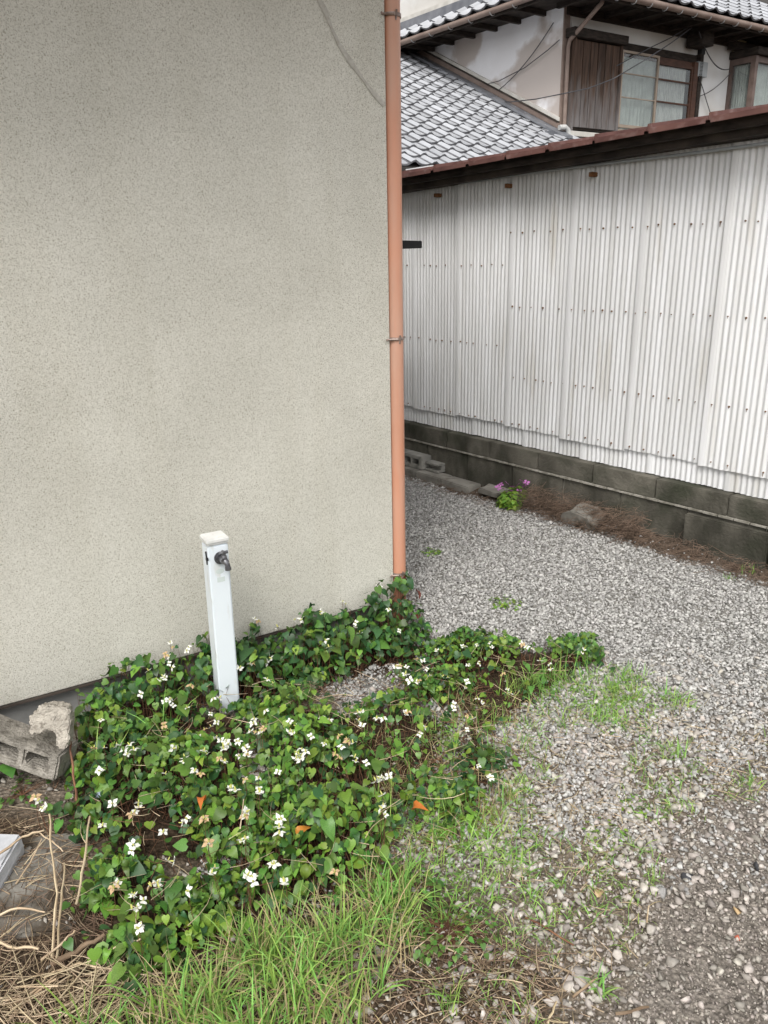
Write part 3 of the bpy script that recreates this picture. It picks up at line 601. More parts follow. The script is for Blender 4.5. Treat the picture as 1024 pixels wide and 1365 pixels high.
# electric box, conduits, lamp box, cables
a, z = onR(934, 93, .05)
mb = MB(); mb.box(WR, a-.10, a+.11, .002, .09, z-.10, z+.10); mb.build('meter_box', M['box'], far, bevel=.006)
mb = MB(); mb.box(WR, a-.045, a+.045, .002, .07, z+.20, z+.34); mb.build('cable_entry', M['black'], far, bevel=.004)
for da in (-.03, .03, .075):
    mb = MB(); mb.tube([WR(a+da, .03, 3.0), WR(a+da, .03, z-.102)], .014, 8); mb.build('conduit', M['pvc'], far, True)
a2, z2 = onR(985, 62, .05); mb = MB(); mb.box(WR, a2-.09, a2+.09, .002, .11, z2-.08, z2+.07); mb.build('lamp_box', M['cream_box'], far, bevel=.004)
mb = MB(); mb.box(WR, a2-.11, a2+.06, .01, .09, z2-.14, z2-.085); mb.build('lamp_bracket', M['black'], far, bevel=.004)
# eaves
OV, ET = .6, 4.56
prs = lambda mb, pts, z0, z1: prism(mb, pts, z0, z1)
mb = MB(); mb.box(WR, -OV+.03, 6.6, -.1, OV-.03, 4.60, 4.63); mb.build('soffit', M['darkwood'], far)
mb = MB(); mb.box(WL, .102, 6.2, -.1, OV-.03, 4.605, 4.635); mb.build('soffit', M['darkwood'], far)
mb = MB(); mb.box(WR, .02, 6.6, .002, .05, 4.50, 4.598); mb.build('wall_plate', M['darkwood'], far)
for i in range(15):
    a = -.2+i*.44; fb_('rafter', 'darkwood', WR, a, a+.05, .052, OV-.04, 4.535, 4.598)
for i in range(12):
    b = .25+i*.44; fb_('rafter', 'darkwood', WL, b, b+.05, .052, OV-.04, 4.535, 4.598)
a3, z3 = onR(932, 36, .15); fb_('beam_end', 'darkwood', WR, a3-.12, a3+.13, .052, .32, 4.36, 4.53, bevel=.004)
a4, _ = onR(975, 50, .1); fb_('eave_beam', 'darkwood', WR, a4, 6.5, .052, .2, 4.44, 4.53)
mb = MB(); mb.box(WR, -OV, 6.6, OV-.02, OV+.012, 4.535, 4.615); mb.build('eave_board', M['darkwood'], far, bevel=.003)
mb = MB(); mb.box(WL, -OV+.04, 6.2, OV-.02, OV+.012, 4.535, 4.615); mb.build('eave_board', M['darkwood'], far, bevel=.003)
mb = MB(); mb.tube([WR(-OV-.08, OV+.05, 4.60), WR(6.6, OV+.05, 4.585)], .042, 12); mb.build('gutter', M['brownmetal'], far, True)
mb = MB(); mb.tube([WL(-OV-.06, OV+.05, 4.60), WL(6.2, OV+.05, 4.575)], .038, 12); mb.build('gutter', M['brownmetal'], far, True)
gm = None
for i in range(16):
    a = -.1+i*.30; pts = [WR(a, OV+.05+.05*cos(t), 4.595+.055*sin(t)) for t in np.linspace(-.3, -pi+.2, 7)]; mb = MB(); mb.tube(pts, .006, 5); mb.build('gutter_hook', M['grey_metal'], far)
for i in range(10):
    b = .2+i*.40; pts = [WL(b, OV+.05+.05*cos(t), 4.59+.05*sin(t)) for t in np.linspace(-.3, -pi+.2, 7)]; mb = MB(); mb.tube(pts, .006, 5); mb.build('gutter_hook', M['grey_metal'], far)
# drain pipe from the eave corner to the wall corner and down
mb = MB(); A_ = toplane(803, 3, K-d1*.5, np.cross(d2, [0, 0, 1])); B_ = WR(.04, .08, 4.20)
mb.tube([A_+[0, 0, .06], A_, B_, WR(.035, .06, 4.12), WR(.035, .06, 3.0)], .028, 10); mb.build('drain_pipe', M['brownmetal'], far, True)
# tiles: one shared mesh, arched pan tile with proud front edge
def tile_mesh():
    n = 10; w, ln, th = .255, .262, .022; V = []; prof = [(.026*sin(pi*min(1, (i/n)/.36))**1 if i/n < .36 else -.016*sin(pi*(i/n-.36)/.64)) for i in range(n+1)]
    for yy, dz in ((0, .026), (ln, 0.)):
        for top in (0, 1):
            for i in range(n+1): V.append((w*(i/n), yy, prof[i]+dz-(0 if top else th)))
    m_ = n+1; Fc = []
    for i in range(n):
        Fc += [(m_+i, m_+i+1, 3*m_+i+1, 3*m_+i), (i, i+1, m_+i+1, m_+i)]
    Fc += [(0, m_, 3*m_, 2*m_), (n, 2*m_+n, 3*m_+n, m_+n)]
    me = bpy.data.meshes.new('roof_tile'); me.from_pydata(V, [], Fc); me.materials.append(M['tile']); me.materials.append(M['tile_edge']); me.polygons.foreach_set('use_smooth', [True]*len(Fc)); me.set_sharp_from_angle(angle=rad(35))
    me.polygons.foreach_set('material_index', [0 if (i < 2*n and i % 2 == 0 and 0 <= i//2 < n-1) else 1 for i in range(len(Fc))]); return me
TM = tile_mesh()
def lay(org, ax, up, cols, rows, keep=lambda c, r: True, w=.262, ex=.232, name='roof_tile', flip=1):
    ax = unit(ax); up = unit(up); up = unit(up-ax*(up @ ax)); nr = np.cross(ax, up); 
    base = bpy.data.objects.new(name, TM); k = 0; rest = []
    for r in rows:
        for c in cols:
            if not keep(c, r): continue
            p = org+ax*(c*w)+up*(r*ex)+nr*random.uniform(-.003, .003); u, v = P(p+ax*.13+up*.12)
            mt = Matrix(((ax[0], up[0], nr[0], p[0]), (ax[1], up[1], nr[1], p[1]), (ax[2], up[2], nr[2], p[2]), (0, 0, 0, 1))) @ Matrix.Rotation(random.uniform(-.014, .014), 4, 'Z')
            if not (528 < u < 1040 and -14 < v < 236): rest.append(np.array(mt)); continue     # those the photograph shows nothing of go into one joined part
            o = base if k == 0 else base.copy(); k += 1
            COL.objects.link(o); o.parent = far
            o.matrix_parent_inverse = Matrix.Translation(-far.location); o.matrix_basis = mt
    if rest:
        tv = np.array([q.co[:] for q in TM.vertices]); tf = np.array([list(q.vertices) for q in TM.polygons]); A = np.array(rest)
        V, T = scatter(tv, tf, A[:, :3, 3], A[:, :3, :3], np.ones(len(A))); mi = np.tile([q.material_index for q in TM.polygons], len(A))
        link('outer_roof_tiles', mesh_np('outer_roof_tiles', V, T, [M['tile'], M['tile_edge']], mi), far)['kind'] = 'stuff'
    print('tiles', k, len(rest)); return k
th = math.atan(.50)
def RL(a, b, dz=0.): return K - d2*a + d1*b + np.array([0, 0, 3.10+.5*b+dz])      # lower roof, a outwards from the left wall
upv = d1*cos(th)+np.array([0, 0, sin(th)])
org = RL(.1, -1.35)
def keepL(c, r):
    a = .1+(14-c)*.262; b = -1.35+r*.232*cos(th); return a-.4 < .95+(2.6-b)*.74
n1 = lay(org-d2*14*.262, d2, upv, range(0, 15), range(0, 22), keepL)
mb = MB(); mb.hexa([RL(a, b, z) for z in (-.10, -.025) for a, b in ((4.2, -1.35), (-.0, -1.35), (-.0, 3.6), (4.2, 3.6))]); mb.build('roof_bed', M['tilebed'], far)
def SL(b, o, z): return K + d1*b - d2*o + np.array([0, 0, 3.10+.5*b+z])
for nm, m, o0, o1, z0, z1 in (('flashing', 'ridge', .002, .20, .02, .055), ('verge_board', 'brownmetal', .002, .05, .057, .125), ('verge_cap', 'fascia', .002, .058, .127, .145), ('plaster_fillet', 'trimwhite', .002, .035, .147, .195)):
    mb = MB(); mb.box(SL, -.25 if m == 'ridge' else -.02, 3.5, o0, o1, z0, z1); mb.build(nm, M[m], far, bevel=.003)
fb_('ridge_end', 'ridge', WR, -.28, .02, .0, .12, 2.94, 3.10, bevel=.01)
mb = MB(); mb.tube([WR(-.12, .12, 3.14), WR(-.02, .13, 3.15), WR(.02, .14, 3.12), WR(.07, .15, 2.9)], .035, 10); mb.build('pipe_elbow', M['pvc'], far, True)
# upper right roof
th2 = math.atan(.60); up2 = d1*cos(th2)+np.array([0, 0, sin(th2)])
n2 = lay(WR(-.6, OV+.09, 4.655), d2, up2, range(6, 21), range(0, 15))
mb = MB(); q = [WR(-OV, OV, 4.62), WR(6.6, OV, 4.62), WR(6.6, OV-6, 4.62+3.6), WR(2.6, OV-4, 4.62+2.4)]; mb.add([p for p in q]+[p+[0, 0, .02] for p in q], [(3, 2, 1, 0), (4, 5, 6, 7), (0, 1, 5, 4), (1, 2, 6, 5), (2, 3, 7, 6), (3, 0, 4, 7)]); mb.build('roof_bed', M['tilebed'], far)
# left eave strip: tiles, slate band, white band, gable plaster
up3 = d2*cos(th2)+np.array([0, 0, sin(th2)])
n3 = lay(WL(4.9, OV+.08, 4.64), -d1, up3, range(0, 21), range(0, 2))
fb_('slate_band', 'ridge', WL, -.3, 6, -.05, .34, 4.70, 4.98, bevel=.004); fb_('white_band', 'trimwhite', WL, -.2, 6, -.05, .30, 4.983, 5.05, bevel=.004)
fb_('gable_wall', 'plaster2', WL, -.2, 6, -.1, .16, 5.053, 7.4)
mb = MB(); mb.box(WR, -.3, 1.6, OV-.7, OV-.15, 4.63, 4.83); mb.build('hip_ridge', M['ridge'], far, bevel=.01)
# insulators and cables
def cable(name, pts3, r, label):
    mb = MB(); mb.tube(pts3, r, 6); tag(mb.build(name, M['cable'], None, True), label, 'cable')
def sag(a, b, s, n=14):
    a, b = np.array(a), np.array(b); return [a+(b-a)*t-np.array([0, 0, 4*s*t*(1-t)]) for t in np.linspace(0, 1, n)]
def pr(px, py, o): return toplane(px, py, K-d1*o, np.cross(d2, [0, 0, 1]))
def plf(px, py, o): return toplane(px, py, K-d2*o, np.cross(d1, [0, 0, 1]))
cable('hanging_cable', [pr(922, 34, .3), pr(895, 50, .26), pr(868, 63, .2), pr(822, 88, .11)], .0075, 'short upper cable from the eave bracket down to the top of the window')
cable('hanging_cable', [pr(922, 37, .32), pr(895, 57, .38), pr(868, 75, .42), pr(818, 105, .46), pr(784, 118, .48), pr(750, 125, .48), plf(715, 132, .3), plf(680, 136, .15), plf(655, 134, .01)], .0075, 'long cable sagging past the window and shutter boards to the left wall')
cable('hanging_cable', [plf(746, 53, .03), plf(730, 67, .05), plf(700, 90, .05), plf(665, 108, .05), plf(637, 115, .01)], .006, 'thin cable running from the eave pipe down the left plaster wall')
cable('hanging_cable', sag(plf(738, 30, .04), plf(655, 127, .04), .10), .006, 'thin cable slanting down the plaster from the house corner')
cable('hanging_cable', sag(pr(932, 42, .3), pr(973, 92, .1), .16), .008, 'short cable looping from the eave bracket to the bay window')
cable('hanging_cable', sag(pr(974, 97, .1), pr(933, 128, .06), .05), .006, 'thin cable looping from the bay window to the wall conduits')
cable('hanging_cable', [pr(932, 103, .1), pr(937, 118, .08), pr(942, 135, .06), pr(950, 160, .05)], .007, 'black cable dropping from the grey meter box')

# ------------------------------------------------------------ water post with tap
pb = G(304, 942); pb[2] = 0
post = empty('water_post', tuple(pb), 'pale plastic water post with a metal tap standing in the white flowers', 'standpipe')
ang = rad(-21); lean = .010
fx = np.array([cos(ang), sin(ang), 0]); fy = np.array([-sin(ang), cos(ang), 0])   # fx along the front face, fy backwards
fx = unit([cos(rad(29)), sin(rad(29)), 0]); fy = np.array([-fx[1], fx[0], 0])
def PF(a, b, z): return pb + fx*(a+lean*z*1.2) + fy*b + np.array([0, 0, z])
mb = MB(); mb.box(PF, -.035, .035, -.033, .037, -.1, .622); mb.build('post_body', M['post'], post, bevel=.005, smooth=True)
mb = MB(); mb.box(PF, -.037, .037, -.035, .039, .623, .630); mb.box(PF, -.039, .038, -.037, .040, .6305, .646); mb.build('post_cap', M['postcap'], post, bevel=.004, smooth=True)
mb = MB(); zt = .578
def disk(r, b0, b1, z, a=.004, n=20): mb.tube([PF(a, b0, z), PF(a, b1, z)], r, n)
disk(.021, -.034, -.040, zt); disk(.017, -.040, -.046, zt); disk(.010, -.046, -.075, zt)
tap = mb.build('tap', M['tap'], post, True)
mb = MB(); mb.tube([PF(.004, -.052, zt), PF(.008, -.064, zt+.001), PF(.012, -.073, zt-.006), PF(.014, -.076, zt-.014), PF(.015, -.077, zt-.026)], [.010, .0115, .010, .0085, .0085], 14); mb.tube([PF(.015, -.077, zt-.022), PF(.015, -.077, zt-.031)], .0105, 14); mb.build('spout', M['tap'], tap, True)
mb = MB(); mb.tube([PF(.008, -.062, zt+.006), PF(.008, -.062, zt+.017)], [.0105, .008], 12); mb.tube([PF(.008, -.062, zt+.017), PF(.008, -.062, zt+.024)], .0045, 8)
mb.tube([PF(-.006, -.062, zt+.026), PF(.022, -.062, zt+.026)], .0055, 8); mb.tube([PF(.008, -.073, zt+.026), PF(.008, -.051, zt+.026)], .0055, 8); mb.build('tap_handle', M['tap'], tap, True)
mb = MB(); mb.tube([PF(-.0355, -.018, zt-.022), PF(-.0375, -.018, zt+.024)], .003, 6); mb.tube([PF(-.034, -.026, zt), PF(-.041, -.026, zt)], .006, 8); mb.build('side_clip', M['black'], post)
mb = MB(); V = [PF(.0+.014*cos(t), b, 0.530+.009*sin(t)) for b in (-.0335, -.0331) for t in np.linspace(0, 2*pi, 21)[:-1]]; mb.add(V, [tuple(range(20)), tuple(range(39, 19, -1))]); mb.build('sticker', M['sticker'], post)
mb = MB(); mb.box(PF, -.011, .015, -.0335, -.0331, .492, .509); mb.build('sticker', M['sticker'], post)

# ------------------------------------------------------------ blocks, slabs and litter at the left edge
# broken hollow block leaning at the wall foot
hb = hollow_block('hollow_block', .46, .098, .115, [(-.155, -.045), (-.015, .088), (.113, .193)], M['brokenblock'], dmg=.003)
p1 = G(2, 985, .07); p2 = G(86, 1035, .02)
ctr = G(38, 1028, .05); hb.scale = (.92, .92, .92); hb.location = (ctr[0]-.098, ctr[1]+.05, .082)
hb.rotation_euler = (rad(-10), rad(14), rad(-12)); tag(hb, 'hollow concrete block lying tilted against the wall foot at the left edge', 'concrete block')
# broken U shaped piece standing on it
def chunk(name, prof, depth, m, rough=.004, sub=2):
    bm = bmesh.new(); a = [bm.verts.new((x, -depth/2, z)) for x, z in prof]; b = [bm.verts.new((x+random.uniform(-.004, .004), depth/2, z+random.uniform(-.004, .004))) for x, z in prof]
    bm.faces.new(a); bm.faces.new(b[::-1]); n = len(prof)
    for i in range(n): bm.faces.new([a[(i+1) % n], a[i], b[i], b[(i+1) % n]])
    bmesh.ops.recalc_face_normals(bm, faces=bm.faces); bmesh.ops.bevel(bm, geom=list(bm.edges), offset=.005, segments=2, affect='EDGES', clamp_overlap=True)
    bmesh.ops.triangulate(bm, faces=bm.faces)
    for _ in range(sub): bmesh.ops.subdivide_edges(bm, edges=[e for e in bm.edges if e.calc_length() > .012], cuts=1)
    for v in bm.verts: v.co += Vector([random.uniform(-1, 1)*rough*.55+rough*1.3*(float(vn(v.co.x+v.co.y*.7+d_, v.co.z-v.co.y*.5, 38))-.5) for d_ in (0, 3, 7)])
    me = bpy.data.meshes.new(name); bm.to_mesh(me); bm.free(); me.materials.append(m); me.polygons.foreach_set('use_smooth', [True]*len(me.polygons)); me.set_sharp_from_angle(angle=rad(24)); return link(name, me)
uprof = [(-.085, .055), (-.07, .05), (-.045, .060), (-.015, .062), (.008, .058), (.020, .0), (.03, -.012), (.05, -.006), (.062, .03), (.066, .10), (.058, .142), (.03, .148), (.01, .155), (-.025, .157), (-.058, .148), (-.052, .135), (-.075, .120), (-.088, .112), (-.08, .095)]
uc = chunk('block_fragment', uprof, .10, M['fragment'], .006); q = G(72, 1003, .14)
uc.location = (q[0]-.012, q[1]+.035, .140); uc.scale = (.76, .55, .80); uc.rotation_euler = (rad(-20), rad(4), rad(8)); tag(uc, 'broken U-shaped piece of concrete block resting on the tilted hollow block', 'concrete fragment')
sl = chunk('concrete_slab', [(-.30, 0), (.27, 0), (.25, .035), (.12, .045), (-.3, .045)], .34, M['slab'], .004, 1); q = G(20, 1215); sl.location = (q[0]-.1, q[1]+.06, -.028); sl.rotation_euler = (0, rad(2), rad(12)); tag(sl, 'weathered grey paving slab half buried under the dry straw at the left', 'slab')
pl = chunk('pale_slab', [(-.14, 0), (.028, 0), (.034, .05), (.030, .085), (-.14, .09)], .19, M['paleslab'], .003, 1); q = G(8, 1170, .03); pl.location = (q[0]-.035, q[1]+.02, -.02); pl.rotation_euler = (rad(6), 0, rad(-2)); tag(pl, 'pale bluish white concrete piece cut by the left edge of the picture', 'concrete piece')
st = chunk('flat_stone', [(-.12, 0), (.11, .0), (.12, .03), (.07, .075), (-.03, .09), (-.10, .045)], .12, M['slab'], .006, 1); q = SH(.02, .09, .0); st.location = (q[0], q[1], .09); st.rotation_euler = (rad(14), 0, math.atan2(-sA[1], -sA[0])); tag(st, 'flat brown broken stone among dead roots at the foot of the block wall', 'stone')
st2 = chunk('flat_stone', [(-.2, 0), (.2, .0), (.19, .03), (.05, .04), (-.18, .035)], .10, M['slab'], .005, 1); q = SH(.60, .085, .0); st2.location = (q[0], q[1], .10); st2.rotation_euler = (rad(8), 0, math.atan2(-sA[1], -sA[0])); tag(st2, 'flat broken kerb piece beside the purple flowers', 'stone')
pbit = chunk('plastic_scrap', [(-.018, 0), (.015, -.004), (.02, .010), (.004, .018), (-.014, .014)], .012, M['plasticbit'], .002, 1); q = G(135, 1063, .05); pbit.location = tuple(q); tag(pbit, 'bluish scrap of plastic among the leaves left of the flowers', 'scrap')

# ------------------------------------------------------------ gravel
def rock(seed):       # crushed stone: convex hull of a few scattered points, so it has flat facets and hard edges
    r = np.random.default_rng(seed); n = int(r.integers(9, 14)); p = r.normal(size=(n, 3)); p /= np.linalg.norm(p, axis=1, keepdims=True); p *= r.uniform(.8, 1.15, (n, 1))
    bm = bmesh.new(); [bm.verts.new(q) for q in p]; bmesh.ops.convex_hull(bm, input=bm.verts); bmesh.ops.triangulate(bm, faces=bm.faces)
    for v in [v for v in bm.verts if not v.link_faces]: bm.verts.remove(v)
    bmesh.ops.recalc_face_normals(bm, faces=bm.faces); bm.verts.index_update()
    out = np.array([v.co[:] for v in bm.verts]), np.array([[v.index for v in f.verts] for f in bm.faces]); bm.free(); return out
ROCKS = [rock(i) for i in range(14)]
def stones(px, py, size, flat=.6, sink=.25):
    N = len(px); out = []; which = rng.integers(0, len(ROCKS), N); zz = gz(px, py)
    for k, (v, f) in enumerate(ROCKS):
        s = which == k; n = s.sum()
        if not n: continue
        sc = size[s][:, None]*np.stack([rng.uniform(.85, 1.3, n), rng.uniform(.7, 1.0, n), rng.uniform(.5, .85, n)*flat/.6], 1)
        rot = Rz(rng.uniform(0, 2*pi, n)) @ Rx(rng.normal(0, .45, n)) @ Rz(rng.uniform(0, 2*pi, n))
        pos = np.stack([px[s], py[s], zz[s]+size[s]*(.5-sink)+rng.uniform(0, .5, n)*size[s]], 1)
        out.append(scatter(v, f, pos, rot, sc))
    return merge(out)
def inview(x, y, m=60):
    v = np.stack([x, y, np.zeros_like(x)], -1)-CAM; w = v @ F_; u = 512+FPX*(v @ R_)/w; t = 682.5-FPX*(v @ U_)/w
    return (u > -m) & (u < 1024+m) & (t < 1365+m*1.5) & (w > 0)
def shed_d(x, y): return (x-S0[0])*sN[0]+(y-S0[1])*sN[1]
def house_d(x, y): return (x-Q[0])*hN[0]+(y-Q[1])*hN[1]
def side_d(x, y): return (x-Q[0])*hR[0]+(y-Q[1])*hR[1]
def okground(x, y):
    return (shed_d(x, y) > .05) & ((house_d(x, y) > .02) | (side_d(x, y) > .02))
def sample(n, x0, x1, y0, y1):
    x = rng.uniform(x0, x1, n); y = rng.uniform(y0, y1, n); return x, y
hole = gpoly([(470, 912), (485, 892), (525, 886), (548, 896), (535, 918), (490, 926)], 0)
# 1 clean crushed stone, the far and middle yard
x, y = sample(330000, -.5, 3.0, 1.5, 6.8)
k = okground(x, y) & inview(x, y) ; x, y = x[k], y[k]
soilw = np.zeros(len(x)); 
for p in allP: soilw = np.maximum(soilw, inpoly(x, y, p)*np.clip(polydist(x, y, p)/.06, 0, 1))
soilw = np.where(inpoly(x, y, hole), .45, soilw)
sd_ = shed_d(x, y); tt = (x-S0[0])*sA[0]+(y-S0[1])*sA[1]
soilw = np.maximum(soilw, np.clip((.11+.08*vn(tt, tt*0, 5)+.05*vn(x, y, 20)-sd_)/.05, 0, .97))
soilw = np.maximum(soilw, inpoly(x, y, dirtP)*.8); soilw = np.maximum(soilw, inpoly(x, y, litterP)*.93)
fade = np.clip((2.6-y)/.9, 0, 1)*(.30+.5*(vn(x, y, 5) > .5)); soilw = np.maximum(soilw, fade)
k = rng.random(len(x)) > soilw; x, y = x[k], y[k]
dist = np.hypot(x, y)
k = rng.random(len(x)) < np.where(dist < 3.2, .80, .70); x, y = x[k], y[k]
sz = rng.lognormal(math.log(.0058), .32, len(x)); sz = np.clip(sz, .003, .0125)
V, T = stones(x, y, sz); print('gravel1', len(x))
tag(link('gravel', mesh_np('gravel', V, T, M['stone'])), kind='stuff')
# 2 browner mixed stones nearer the camera and on the dirt
x, y = sample(80000, -1.2, 2.2, .85, 3.0); k = okground(x, y) & inview(x, y); x, y = x[k], y[k]
w = np.clip((2.75-y)/1.1, 0, .8)*(.45+.55*(vn(x, y, 6) > .42)); 
for p in allP: w *= 1-inpoly(x, y, p)*np.clip(polydist(x, y, p)/.06, 0, 1)*.97
w = np.where(inpoly(x, y, litterP), w*.28, w); w = np.where(inpoly(x, y, dirtP), w*.34, w); w = np.where((x < -.45), w*.1, w)
k = rng.random(len(x)) < w; x, y = x[k], y[k]; sz = np.clip(rng.lognormal(math.log(.0058), .45, len(x)), .0024, .016)
V, T = stones(x, y, sz, sink=.3); print('gravel2', len(x))
tag(link('mixed_gravel', mesh_np('mixed_gravel', V, T, M['stonebrown'])), kind='stuff')
x, y = sample(90000, -.2, 2.0, .85, 2.6); w = np.where(inpoly(x, y, dirtP), 1., np.clip((2.2-y)/.8, 0, .5)*(x > .0)); k = (rng.random(len(x)) < w*.8) & inview(x, y)
x, y = x[k], y[k]; sz = np.clip(rng.lognormal(math.log(.0026), .35, len(x)), .0014, .006); V, T = stones(x, y, sz, sink=.3); print('grit', len(x)); tag(link('grit', mesh_np('grit', V, T, M['grit'])), kind='stuff')
x, y = sample(260, -.1, 1.5, 1.0, 2.3); k = inview(x, y, 10) & ~inpoly(x, y, dirtP) & (x > .1-(y-1)*.0); 
for p in allP: k &= ~inpoly(x, y, p)
x, y = x[k], y[k]; sz = np.clip(rng.lognormal(math.log(.0115), .22, len(x)), .008, .017); V, T = stones(x, y, sz, sink=.4); tag(link('pebbles', mesh_np('pebbles', V, T, M['stonebig'])), kind='stuff')
def one_stone(px, py, s, m, label, i):
    v, f = ROCKS[i % 14]; q = G(px, py); me = mesh_np('stone', v*np.array([1.15, .85, .6])*s, f, M[m]); o = link('stone', me); o.location = (q[0], q[1], float(gz(q[0], q[1]))+s*.35); o.rotation_euler = (random.uniform(-.3, .3), 0, random.uniform(0, 6)); tag(o, label, 'stone')
one_stone(1008, 1157, .017, 'darkstone', 'black stone on the grey dirt at the right edge of the picture', 1)
one_stone(917, 1172, .017, 'darkstone', 'dark grey stone in the gravel beside the border of bare dirt', 2)
one_stone(983, 1250, .0085, 'redstone', 'small brick red chip on the grey dirt at lower right', 3)
one_stone(981, 1217, .013, 'ochre', 'ochre yellow stone on the grey dirt above the red chip', 4)
one_stone(870, 1187, .018, 'stonebig', 'pale cream pebble left of the dark stones in the gravel', 5)
one_stone(883, 1193, .017, 'stone', 'bluish grey angular pebble touching the pale cream pebble', 6)
one_stone(776, 1309, .020, 'stonebig', 'large pale oblong stone near the bottom of the gravel', 7)
one_stone(735, 1338, .019, 'stonebig', 'large pale rounded stone at the bottom edge beside dry twigs', 8)
one_stone(798, 1192, .017, 'ochre', 'light brown flat stone in the middle of the weedy gravel', 9)

# ------------------------------------------------------------ white flowered ground cover: patches > leaves, flowers
def leaf_template():
    mid = [(0, .0, .0), (0, .36, .035), (0, .70, .02), (0, 1.02, -.07)]
    rt = [(.20, -.15, .03), (.43, .02, .07), (.46, .30, .06), (.27, .66, .03)]
    v = mid+rt+[(-a, b, c) for a, b, c in rt]
    f = [(0, 4, 5), (0, 5, 1), (5, 6, 1), (1, 6, 2), (6, 7, 2), (2, 7, 3)]; g = [(0, 9, 8), (0, 1, 9), (9, 1, 10), (1, 2, 10), (10, 2, 11), (2, 3, 11)]
    g = [(0, 9, 8), (0, 1, 9), (9, 1, 10), (1, 2, 10), (10, 2, 11), (2, 3, 11)]
    v = np.array(v, float); v[:, 2] *= 1.6; return v, np.array(f+g)
LV, LF = leaf_template()
LM = {}
for key in ('leaf', 'leaf2', 'leaf3', 'leafred', 'leaforange'):
    LM[key] = []
    for i in range(6):     # flat, cupped, folded, curled at the tip, lopsided, narrow
        v = LV*np.array([[1, 1.1, .8, 1, .95, .72][i], 1, [1, -.6, 3.2, 1.2, .5, 2][i]])
        if i in (3, 4): v[:, 2] -= .35*np.clip(v[:, 1]-.3, 0, 1)**1.5
        if i == 4: v[:, 0] += .22*v[:, 1]**2; v[:, 2] += .25*v[:, 0]
        if i == 2: v[:, 2] += .15*np.sin(v[:, 1]*5)
        LM[key].append(mesh_np('leaf_'+str(i), v, LF, M[key], smooth=True))
petalv = []; petalf = []
for k in range(4):
    a = k*pi/2+.15*(-1)**k; L_ = 1.0+(.25 if k % 2 else 0); pts = [(0, .12, 0), (.26, .34, .10), (.40, .70, .08), (.0, 1.05*L_, -.05), (-.40, .70, .08), (-.26, .34, .10), (0, .6, .0)]
    o = len(petalv); petalv += [(x_*cos(a)-y_*sin(a), x_*sin(a)+y_*cos(a), z_) for x_, y_, z_ in pts]; petalf += [(o+i, o+(i+1) % 6, o+6) for i in range(6)]
petalv = np.array(petalv); petalf = np.array(petalf)
FM = [mesh_np('flower', petalv*np.array([1, 1, zz]), petalf, M[mm], smooth=True) for zz, mm in ((1, 'bract'), (2.6, 'bract'), (-2.5, 'bract'), (3.5, 'bractold'))]
cmb = MB(); cmb.tube([(0, 0, -.05), (0, 0, .30), (.03, 0, .72), (.03, .02, .85)], [.17, .17, .13, .03], 7); cme = bpy.data.meshes.new('cone'); cme.from_pydata(cmb.v, [], cmb.f); cme.materials.append(M['cone'])
FLW = [(515,140),(575,85),(600,60),(655,60),(600,130),(565,160),(545,178),(660,195),(487,222),(350,312),(570,245),(600,260),(650,270),(740,240),(570,330),(730,290),(750,320),(710,345),(325,410),(362,408),(440,430),(465,415),(430,415),(600,410),(750,375),(785,385),(775,400),(830,390),(855,425),(718,430),(348,483),(640,440),(573,498),(695,500),(775,455),(850,520),(800,547),(390,600),(480,600),(467,630),(130,592),(148,618),(355,677),(565,700),(648,655),(706,655),(855,630),(462,743),(583,797),(722,738),(850,722),(745,823),(858,848),(395,893),(655,903),(525,887),(545,875),(460,920),(497,935),(458,967),(485,1027)]
FLW = [(x/2.6, 840+y/2.6) for x, y in FLW]
FLW += [(200+x/2.844, 760+y/2.844) for x, y in [(395,353),(442,350),(443,415),(340,370),(385,205),(410,195),(485,215),(570,190),(650,170),(740,130),(780,200),(780,215),(870,60),(905,150),(945,230),(945,365),(965,395),(440,535),(395,565),(430,600),(400,615),(420,610),(530,572),(530,612),(800,535),(790,570),(680,570),(610,630),(660,660),(720,630),(770,655),(725,670),(575,680),(575,705),(590,690),(555,712),(720,715),(780,725),(820,730),(370,695),(335,705),(285,725),(485,765),(360,795),(410,790),(305,825),(415,840),(870,790),(880,850),(885,895),(895,925),(365,915),(490,945),(490,975),(205,945),(365,1020),(465,1115),(370,1155),(385,1160),(510,1180),(700,1145),(670,268),(970,540),(885,565),(905,780)]]
FLW += [(500+x/1.954, 760+y/1.954) for x, y in [(65,250),(80,270),(135,258),(115,290),(190,280),(245,247),(270,240),(235,200),(265,195),(305,200),(340,175),(385,195),(410,205),(345,310),(280,345),(205,350),(240,290),(335,270),(240,380),(240,415),(300,540),(270,510),(540,215),(430,235),(160,208),(125,235),(455,245),(130,410)]]
INFO = {
 'A': ('dark green heart-leaved plants with few white flowers growing against the stucco wall and downpipe', 1350, .0265, (.42, .06, .52)),
 'B': ('heart-leaved plants thick with white flowers around and left of the water post', 1750, .0235, (.60, .18, .22)),
 'C': ('heart-leaved plants with white flowers in the middle, right of the water post', 2000, .0215, (.54, .30, .16)),
 'D': ('looser heart-leaved plants with small cream flowers spreading onto the gravel at the right', 1700, .0185, (.5, .30, .20)),
 'E': ('clump of heart-leaved plants with white flowers lowest in the picture beside the dry straw', 560, .0235, (.56, .28, .16)),
}
stemlines = []
browns = gpoly([(385, 925), (420, 915), (455, 930), (450, 955), (400, 960)], .05)
